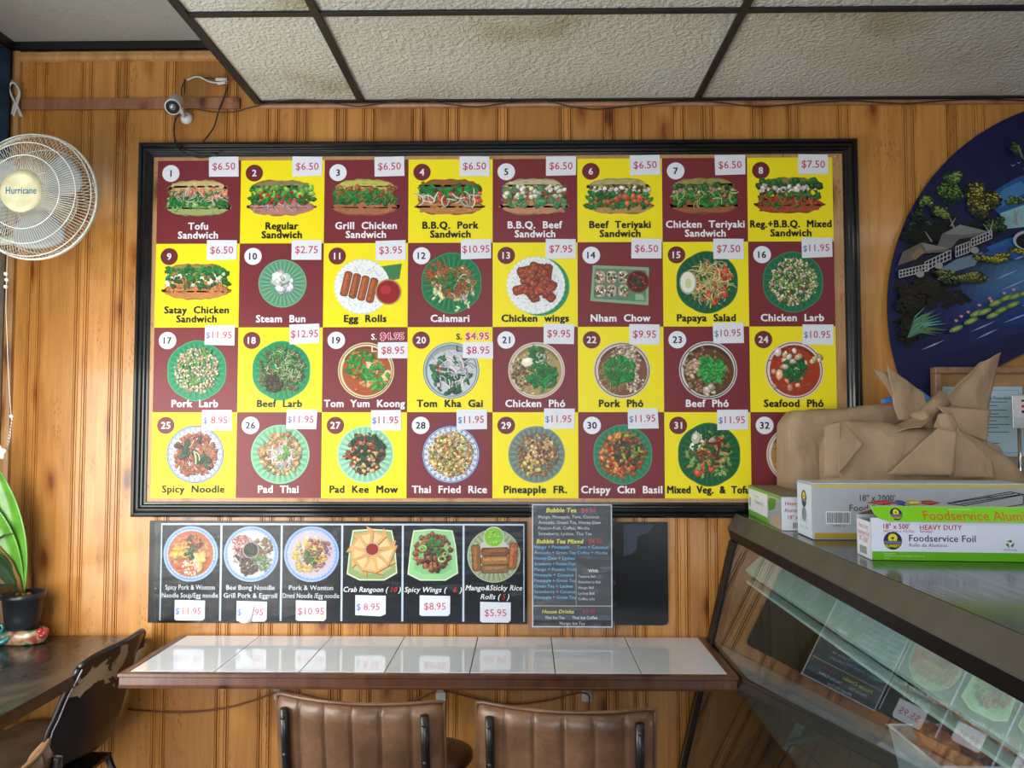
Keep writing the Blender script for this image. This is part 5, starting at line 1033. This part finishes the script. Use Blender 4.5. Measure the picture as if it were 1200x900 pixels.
# ================================================================= PAPER BAG BUNDLE
bg = thing('paper_bag', 'brown paper bag bundle twisted shut on the case behind the film box', 'paper bag', (1.2, -.27, CZ))
def crumple(p, s, f): 
    p = Vector(p); return tuple(p+Vector((noise.noise(p*f), noise.noise(p*f+Vector((7, 0, 0))), noise.noise(p*f+Vector((0, 9, 0)))))*s)
def pouch(x0, x1, y0, y1, topf, s=.008, wedge=.02):
    m = MB(); nu, nv = 34, 14
    ringn = []
    def sec(u, a):    # a angle around (y,z) rounded-box section
        c, d = math.cos(a), math.sin(a); k = (abs(c)**5+abs(d)**5)**(-1/5); zt = topf(u); x = x0+(x1-x0)*u
        ee = 1-.10*max(0, abs(2*u-1)-.9)/.1
        yc, hy = (y0+y1)/2, (y1-y0)/2*ee; zc, hz = (CZ+zt)/2, (zt-CZ)/2*ee
        p = Vector((x, yc+hy*c*k, max(CZ+.002, zc+hz*d*k))); q = crumple(p, s, 9); q = Vector(crumple(q, s*.35, 31)); q.z = max(q.z, CZ+.001); return tuple(q)
    m.grid(lambda u, v: sec(u, 2*PI*v), nu, 44)
    m.poly([sec(0, 2*PI*k/44) for k in range(44)][::-1]); m.poly([sec(1, 2*PI*k/44) for k in range(44)]); m.smooth = True
    return m
o = obj('bag_body', pouch(.872, 1.36, -.20, -.045, lambda u: 1.545+.03*u-.02*max(0, .06-u)/.06, .007), 'bag_paper', bg)
o = obj('folded_front', pouch(.965, 1.512, -.42, -.21, lambda u: 1.503-.012*u+.008*math.sin(u*9)-.115*max(0, u-.66)/.34-.03*max(0, .05-u)/.05, .008), 'bag_paper', bg)
def sheet(name, pts, s=.006, n=14, wave=0):
    a, b, c, d = [Vector(p) for p in pts]
    def f(u, v):
        p = a*(1-u)*(1-v)+b*u*(1-v)+c*u*v+d*(1-u)*v; q = Vector(crumple(p, s, 16)); q.y += wave*math.sin(u*PI*2.2+v); return tuple(q)
    return obj(name, MB().grid(f, n, n), 'bag_paper', bg, solid=.0012)
A = lambda x, y, Y: at(x, y, Y)
# fold panels on the front pack
sheet('paper_fold', [A(966, 560, -.43), A(983, 560, -.435), A(985, 494, -.43), A(966, 500, -.425)], .002)
sheet('paper_fold', [A(983, 556, -.44), A(1012, 520, -.43), A(986, 493, -.425), A(980, 500, -.43)], .004)
# twist neck
m = MB(); m.tube([A(1075, 500, -.32), A(1084, 488, -.31), A(1092, 478, -.30), A(1105, 468, -.29)], [.05, .028, .022, .03], 14)
m.v = [crumple(v, .010, 22) for v in m.v]; obj('twisted_neck', m, 'bag_paper', bg)
# left ragged petal
sheet('torn_flap', [A(1092, 494, -.30), A(1060, 490, -.33), A(1027, 433, -.34), A(1052, 440, -.31)], .010, 18, .006)
sheet('torn_flap', [A(1088, 490, -.31), A(1052, 492, -.34), A(1040, 428, -.35), A(1082, 462, -.30)], .009, 18, .005)
# ridges running to the neck
sheet('torn_flap', [A(1015, 515, -.40), A(1080, 500, -.43), A(1096, 486, -.34), A(1070, 488, -.33)], .006, 14, .0)
# big right sail
sheet('torn_flap', [A(1098, 474, -.30), A(1158, 484, -.28), A(1174, 413, -.26), A(1150, 424, -.30)], .006, 18, .004)
sheet('torn_flap', [A(1096, 476, -.33), A(1160, 480, -.33), A(1157, 518, -.34), A(1128, 505, -.36)], .005, 16, .003)
sheet('torn_flap', [A(1128, 505, -.35), A(1170, 522, -.30), A(1176, 530, -.30), A(1146, 528, -.33)], .004, 12)
sheet('torn_flap', [A(1094, 500, -.44), A(1126, 508, -.44), A(1116, 484, -.42), A(1099, 486, -.42)], .005, 14, .003)
sheet('paper_fold', [A(1112, 560, -.455), A(1166, 560, -.44), A(1164, 540, -.44), A(1122, 500, -.445)], .004)
sheet('paper_fold', [A(1040, 556, -.45), A(1118, 558, -.46), A(1122, 506, -.45), A(1100, 500, -.445)], .003)
o = obj('bag_tie', MB().box((0, 0, 0), (.03, .02, .004)), 'blue_plastic', bg, local=True); o.location = (.0, 0, 0)
bpy.data.objects.remove(o)
m = MB(); p = A(1046, 470, -.32); m.hexa([p+Vector(v) for v in ((-.025, 0, -.008), (.02, 0, .004), (.02, .03, .006), (-.025, .03, -.006), (-.022, 0, .006), (.018, 0, .018), (.018, .03, .020), (-.022, .03, .008))])
p = A(1084, 466, -.29); m.hexa([p+Vector(v) for v in ((-.03, 0, .008), (.012, 0, -.018), (.012, .02, -.018), (-.03, .02, .008), (-.016, 0, .028), (.018, 0, .0), (.018, .02, .0), (-.016, .02, .028))])
o = obj('blue_lid', m, 'blue_plastic', bg, bevel=.001)

# ================================================================= PAINTED FAN ON WALL
pvx, pvz, RF = 2.046, 1.902, .765
pf = thing('painted_wall_fan', 'large navy folding wall fan painted with huts, trees and lily pond', 'wall fan', (pvx, -.001, pvz))
NS = 28; a_s, a_e = math.radians(207.5), math.radians(30)
m = MB(); stp = (a_s-a_e)/NS; col0 = (.007, .009, .055)
def wcol(x, z):
    t = max(0, 1-abs(z-1.93-.25*(x-1.6))/.16)*max(0, min(1, (x-1.40)/.35)); d = max(0, 1-abs(z-2.02-.2*(x-1.6))/.14)*max(0, min(1, (x-1.5)/.2))*.8
    n_ = .8+.5*noise.noise((x*9, z*30, 0)); return (.007+.01*t*n_+.06*d, .009+.05*t*n_+.16*d, .055+.22*t*n_+.24*d)
NR = 26
for k in range(NS*2):
    a, b = a_e+stp*k/2, a_e+stp*(k+1)/2; ya, yb = (-.0217, -.0225) if k % 2 else (-.0225, -.0217)
    for j in range(NR):
        r0_, r1_ = .10+(RF-.10)*j/NR, .10+(RF-.10)*(j+1)/NR
        q = [(pvx+r0_*math.cos(a), ya, pvz+r0_*math.sin(a)), (pvx+r1_*math.cos(a), ya, pvz+r1_*math.sin(a)), (pvx+r1_*math.cos(b), yb, pvz+r1_*math.sin(b)), (pvx+r0_*math.cos(b), yb, pvz+r0_*math.sin(b))]
        m.poly(q[::-1], wcol(q[1][0], q[1][2]))
lfn = obj('fan_leaf', m, 'print_board', pf)
for k in range(0, NS+1):
    a = a_e+stp*k; c, d = math.cos(a), math.sin(a); m = MB(); w_ = .006
    m.hexa([(pvx-w_*d*s_+r_*c, y_, pvz+w_*c*s_+r_*d) for y_ in (-.0165, -.0125) for s_, r_ in ((-1, .02), (1, .02), (1, RF-.004), (-1, RF-.004))]); obj('rib', m, 'stem_brown', pf)
AR = Print((0, -.0228, 0), lift=.0006)
def WP(x, y): p = at(x, y, -.024); return (p.x, p.z)
def ppoly(pts, col): AR.pl([WP(*p) for p in pts], col)
ar = random.Random(11)
def clipped(x, y): p = WP(x, y); return math.hypot(p[0]-pvx, p[1]-pvz) < RF-.01
def tree(cx, cy, w_, h_, cols, n):
    subs = [(cx+ar.uniform(-.75, .75)*w_, cy+ar.uniform(-.8, .8)*h_, ar.uniform(.3, .6)) for _ in range(7)]
    n = int(n*1.7)
    for k in range(n):
        sx_, sy_, sr_ = subs[k % 7]; a = ar.uniform(0, 2*PI); q = math.sqrt(ar.random())*sr_; x, y = sx_+w_*q*math.cos(a), sy_+h_*q*math.sin(a); cy = sy_
        if not clipped(x, y): continue
        c = cols[0] if k < n*.45 else (cols[1] if y > cy else cols[2]); s_ = ar.uniform(1.5, 4) if k < n*.45 else ar.uniform(.6, 1.5)
        ppoly([(x-s_, y), (x-s_*.3, y-s_*.7), (x+s_, y-s_*.2), (x+s_*.4, y+s_*.7)], jit(cols[0] if k < n*.45 else c, ar, .4))
for (x_, y_, w_, h_) in ((1085, 275, 34, 22), (1075, 340, 26, 30), (1068, 380, 20, 26), (1130, 268, 40, 18), (1098, 345, 40, 16)):
    for k in range(60):
        a = ar.uniform(0, 2*PI); q = math.sqrt(ar.random()); x, y = x_+w_*q*math.cos(a), y_+h_*q*math.sin(a)
        if clipped(x-6, y-3): ppoly([(x-6, y), (x-1, y-3.5), (x+6, y-1), (x+2, y+3.5)], jit('0a0f10' if y < 300 else '120f0a', ar, .4))
# mountain, mist, river
ppoly([(1157, 238), (1165, 224), (1178, 216), (1192, 208), (1215, 200), (1240, 205), (1240, 260), (1172, 252)], '24508a')
ppoly([(1166, 232), (1176, 222), (1196, 212), (1206, 222), (1186, 236), (1170, 244)], '3c74ac')
ppoly([(1172, 250), (1200, 240), (1240, 232), (1240, 262), (1180, 268), (1174, 260)], '86b0b4')
ppoly([(1155, 290), (1180, 280), (1240, 262), (1240, 300), (1170, 300)], '2a5a9c')
tree(1190, 236, 14, 5, ('1d3a24', '3a6030', '7a8a3c'), 60)
tree(1112, 220, 16, 16, ('0c1f18', '1f4a28', '6c8a38'), 260); tree(1118, 206, 10, 8, ('1c3a20', '4a6a30', '8a9a4a'), 120)
tree(1150, 240, 18, 18, ('141f14', '4a5020', 'a09444'), 340); tree(1143, 225, 9, 9, ('2c3018', '6a6428', 'b8a850'), 110)
tree(1078, 262, 16, 18, ('081410', '14301c', '3a5a34'), 260); tree(1102, 250, 13, 8, ('1a2a18', '5a6a2c', '8a8a44'), 130); tree(1082, 238, 8, 6, ('1c3a20', '4a6a30', '8a9a4a'), 80)
tree(1100, 275, 40, 12, ('050a0a', '0a120e', '101a14'), 260); tree(1165, 262, 12, 10, ('12241c', '24442a', '4a6a3c'), 120)
# tree trunks
for x, y, dx, dy in ((1116, 268, -5, -12), (1112, 266, 6, -10), (1160, 277, -10, -14), (1158, 272, 4, -14), (1090, 284, -8, -12), (1186, 262, 6, -16), (1190, 264, -3, -18)):
    ppoly([(x-1, y), (x+1, y), (x+dx+.4, y+dy), (x+dx-.4, y+dy)], '8f8a80')
# huts
ppoly([(1102, 275), (1123, 264), (1155, 272), (1150, 277), (1122, 281), (1112, 292), (1096, 290)], '5c5c5e'); ppoly([(1123, 264), (1155, 272), (1128, 276), (1104, 275)], '77777a')
ppoly([(1056, 296), (1078, 285), (1110, 292), (1108, 296), (1080, 298), (1068, 306), (1050, 312)], '5f5650'); ppoly([(1078, 285), (1110, 292), (1084, 295)], '7a7672'); ppoly([(1066, 300), (1076, 290), (1082, 296), (1070, 306)], '7c6450')
ppoly([(1112, 292), (1122, 282), (1156, 274), (1158, 284), (1118, 302)], '14161e'); ppoly([(1050, 318), (1070, 306), (1108, 296), (1112, 304), (1052, 328)], '14161e')
def fence(x0, y0, x1, y1, n, h):
    for k in range(n): x = x0+(x1-x0)*k/(n-1); y = y0+(y1-y0)*k/(n-1); ppoly([(x-.5, y), (x+.5, y), (x+.5, y-h), (x-.5, y-h)], 'a5a7ae')
    for q in (0, .5, 1): ppoly([(x0, y0-h*q-.5), (x1, y1-h*q-.5), (x1, y1-h*q+.5), (x0, y0-h*q+.5)], 'a5a7ae')
fence(1052, 326, 1086, 318, 10, 8); fence(1082, 318, 1112, 304, 8, 10); fence(1118, 302, 1134, 296, 6, 12); fence(1136, 290, 1160, 280, 8, 9)
for x, y in ((1076, 322), (1098, 312), (1140, 294)): p = WP(x, y); AR.ell(p[0], p[1], .015, .012, '8a8a88', 12)
# banks, grass, pond
ppoly([(1092, 320), (1120, 304), (1150, 296), (1140, 312), (1100, 324)], '5f7488'); ppoly([(1145, 300), (1170, 290), (1240, 280), (1240, 300), (1160, 306)], '1f4a8c')
tree(1160, 302, 20, 6, ('2c3414', '6c6c20', 'a89a3c'), 240); tree(1195, 294, 20, 4, ('2c3414', '6c6c20', 'a89a3c'), 120); tree(1125, 325, 30, 8, ('1a2414', '3c4c20', '84863c'), 330)
tree(1072, 350, 26, 18, ('0f120e', '241c10', '34260f'), 300); tree(1070, 385, 18, 14, ('0a100c', '141a10', '1c2010'), 160)
ppoly([(1184, 286), (1188, 278), (1196, 272), (1206, 268), (1210, 276), (1200, 292), (1186, 292)], '0c1018'); AR.ell(*WP(1200, 283), .05, .035, 'a0a6ae', 24); AR.ell(*WP(1201, 284), .043, .029, '0b0e16', 24)
for k in range(26):
    a = math.radians(ar.uniform(5, 62)); L_ = ar.uniform(30, 55); bx, by_ = 1060, 397; ex, ey = bx+L_*math.cos(a), by_-L_*math.sin(a)*.9; c = jit('4c8a80' if k % 2 else '52723a', ar, .3)
    mx, my = (bx+ex)/2-2, (by_+ey)/2-6; ppoly([(bx, by_), (mx, my-1.2), (ex, ey), (mx, my+1.2)], c)
for (x, y, L_, dy) in ((1076, 411, 28, -12), (1133, 390, 30, -13), (1140, 398, 26, -12), (1160, 330, 30, -13), (1168, 342, 34, -15), (1183, 306, 14, -5), (1192, 360, 20, -6), (1170, 380, 36, -14)):
    ppoly([(x, y), (x+L_*.5, y+dy*.5-1), (x+L_, y+dy), (x+L_*.5, y+dy*.5+1)], '8a94c4')
for (x, y) in ((1117, 386), (1134, 377), (1141, 368), (1150, 366), (1163, 356), (1160, 370), (1170, 364), (1176, 350), (1186, 348), (1183, 358), (1198, 344), (1210, 340)):
    for rx_, ry_, cc in ((9, 3.2, '3c4c24'), (8.4, 2.8, '64803c'), (5, 1.4, '8ca45c')):
        ppoly([(x+rx_*math.cos(t)*.94+ry_*math.sin(t)*.35, y-rx_*math.cos(t)*.38+ry_*math.sin(t)) for t in [2*PI*q/12 for q in range(12)]], jit(cc, ar, .12))
for (x, y) in ((1117, 378), (1123, 373), (1131, 368), (1144, 360), (1156, 352), (1158, 355), (1173, 346), (1184, 342)):
    for q in range(5): a = PI/2+(q-2)*.5; ppoly([(x-.8, y), (x+3.4*math.cos(a)*1.1, y-4*math.sin(a)), (x+.8, y)], 'dcb0b8' if q % 2 else 'c86878')
for x, y in ((1180, 195), (1187, 192), (1194, 199)): ppoly([(x, y), (x+3, y+1), (x+6, y-.5), (x+3, y+2)], 'a8b0c0')
tree(1187, 176, 6, 8, ('0c1c18', '24402c', '4c6a3c'), 60); ppoly([(1188, 173), (1190, 172), (1194, 184), (1196, 189), (1193, 187)], '6a7a50')
obj('painted_scene', AR, 'print_board', lfn)

# ================================================================= CERTIFICATE
ce = thing('framed_certificate', 'brown framed certificate leaning behind the paper bag under the wall fan', 'certificate', (1.72, -.03, 1.25))
c0, c1, d0, d1 = 1.420, 2.02, 1.27, 1.700
Yc = -.055
for a, b in (((c0, d1-.022), (c1, d1)), ((c0, d0), (c1, d0+.022)), ((c0, d0+.022), (c0+.022, d1-.022)), ((c1-.022, d0+.022), (c1, d1-.022))):
    obj('frame_rail', MB().box((a[0], Yc-.018, a[1]), (b[0], Yc+.02, b[1])), 'cert_frame', ce, bevel=.003)
obj('mat_board', MB().box((c0+.02, Yc-.001, d0+.02), (c1-.02, Yc+.003, d1-.02)), 'cert_mat', ce)
cp0, cp1, ce0, ce1 = 1.452, 1.727, 1.39, 1.632
P = Print((cp0, Yc-.0012, ce0)); W, H = cp1-cp0, ce1-ce0; P.rect(0, 0, W, H, 'a9c6da'); P.rect(.012, .012, W-.012, H-.012, '7ea2c0'); P.rect(.014, .014, W-.014, H-.014, 'b4cddd')
P.k += .0002; P.text('Food Safety Foundation', W*.62, H-.045, .016, '2c3444', .02, fit=.16)
for v in (.80, .62, .55, .50, .44, .38, .33, .27, .2, .14): P.rect(W*(.3+.1*math.sin(v*30)), H*(1-v)*.9, W*(.75+.08*math.cos(v*50)), H*(1-v)*.9+.003, '56708a')
obj('certificate_paper', P, 'print_paper', ce)
P = Print((1.50, Yc-.0012, 1.292)); P.rect(0, 0, .23, .09, '8a8c8c'); P.text('Provider', .15, .062, .016, '3c3c40', .01); P.ell(.13, .03, .028, .026, '6a6c6e'); P.ell(.13, .03, .022, .02, '8a8c8c'); obj('second_paper', P, 'print_paper', ce)

# ================================================================= SIGN HOLDER at right edge
sg = thing('sign_holder', 'chrome pole sign holder with small black and red card at the right edge', 'sign holder', (1.66, -.30, CZ))
q0 = at(1196, 560, -.30); q1 = at(1195, 500, -.30)
m = MB(); m.tube([(q0.x, -.30, CZ+.008), (q0.x, -.30, q1.z)], .0055, 14); obj('pole', m, 'chrome', sg)
m = MB(); m.lathe([(.001, CZ+.009), (.03, CZ+.007), (.036, CZ+.001), (.001, CZ+.001)], (q0.x, -.30, 0), 24); obj('foot', m, 'chrome', sg)
cA, cB = at(1187, 502, -.305), at(1187, 463, -.305)
m = MB(); m.box((cA.x, -.306, cA.z), (cA.x+.15, -.300, cB.z)); obj('holder_plate', m, 'steel_white', sg, bevel=.002)
P = Print((cA.x, -.3065, cA.z)); hh = cB.z-cA.z; P.rect(.003, hh*.32, .147, hh-.003, 'cfc8cc'); P.rect(.028, hh*.80, .12, hh*.86, '221d20'); P.rect(.028, hh*.62, .12, hh*.7, 'c03038'); P.rect(.028, hh*.46, .12, hh*.54, '221d20'); obj('card_print', P, 'print', sg)

# helper object for lettering is not part of the scene
bpy.data.objects.remove(_to)
for o in bpy.data.objects:
    if '_o' in o: del o['_o']
    if 'lettering' in o.name: o['kind'] = 'stuff'
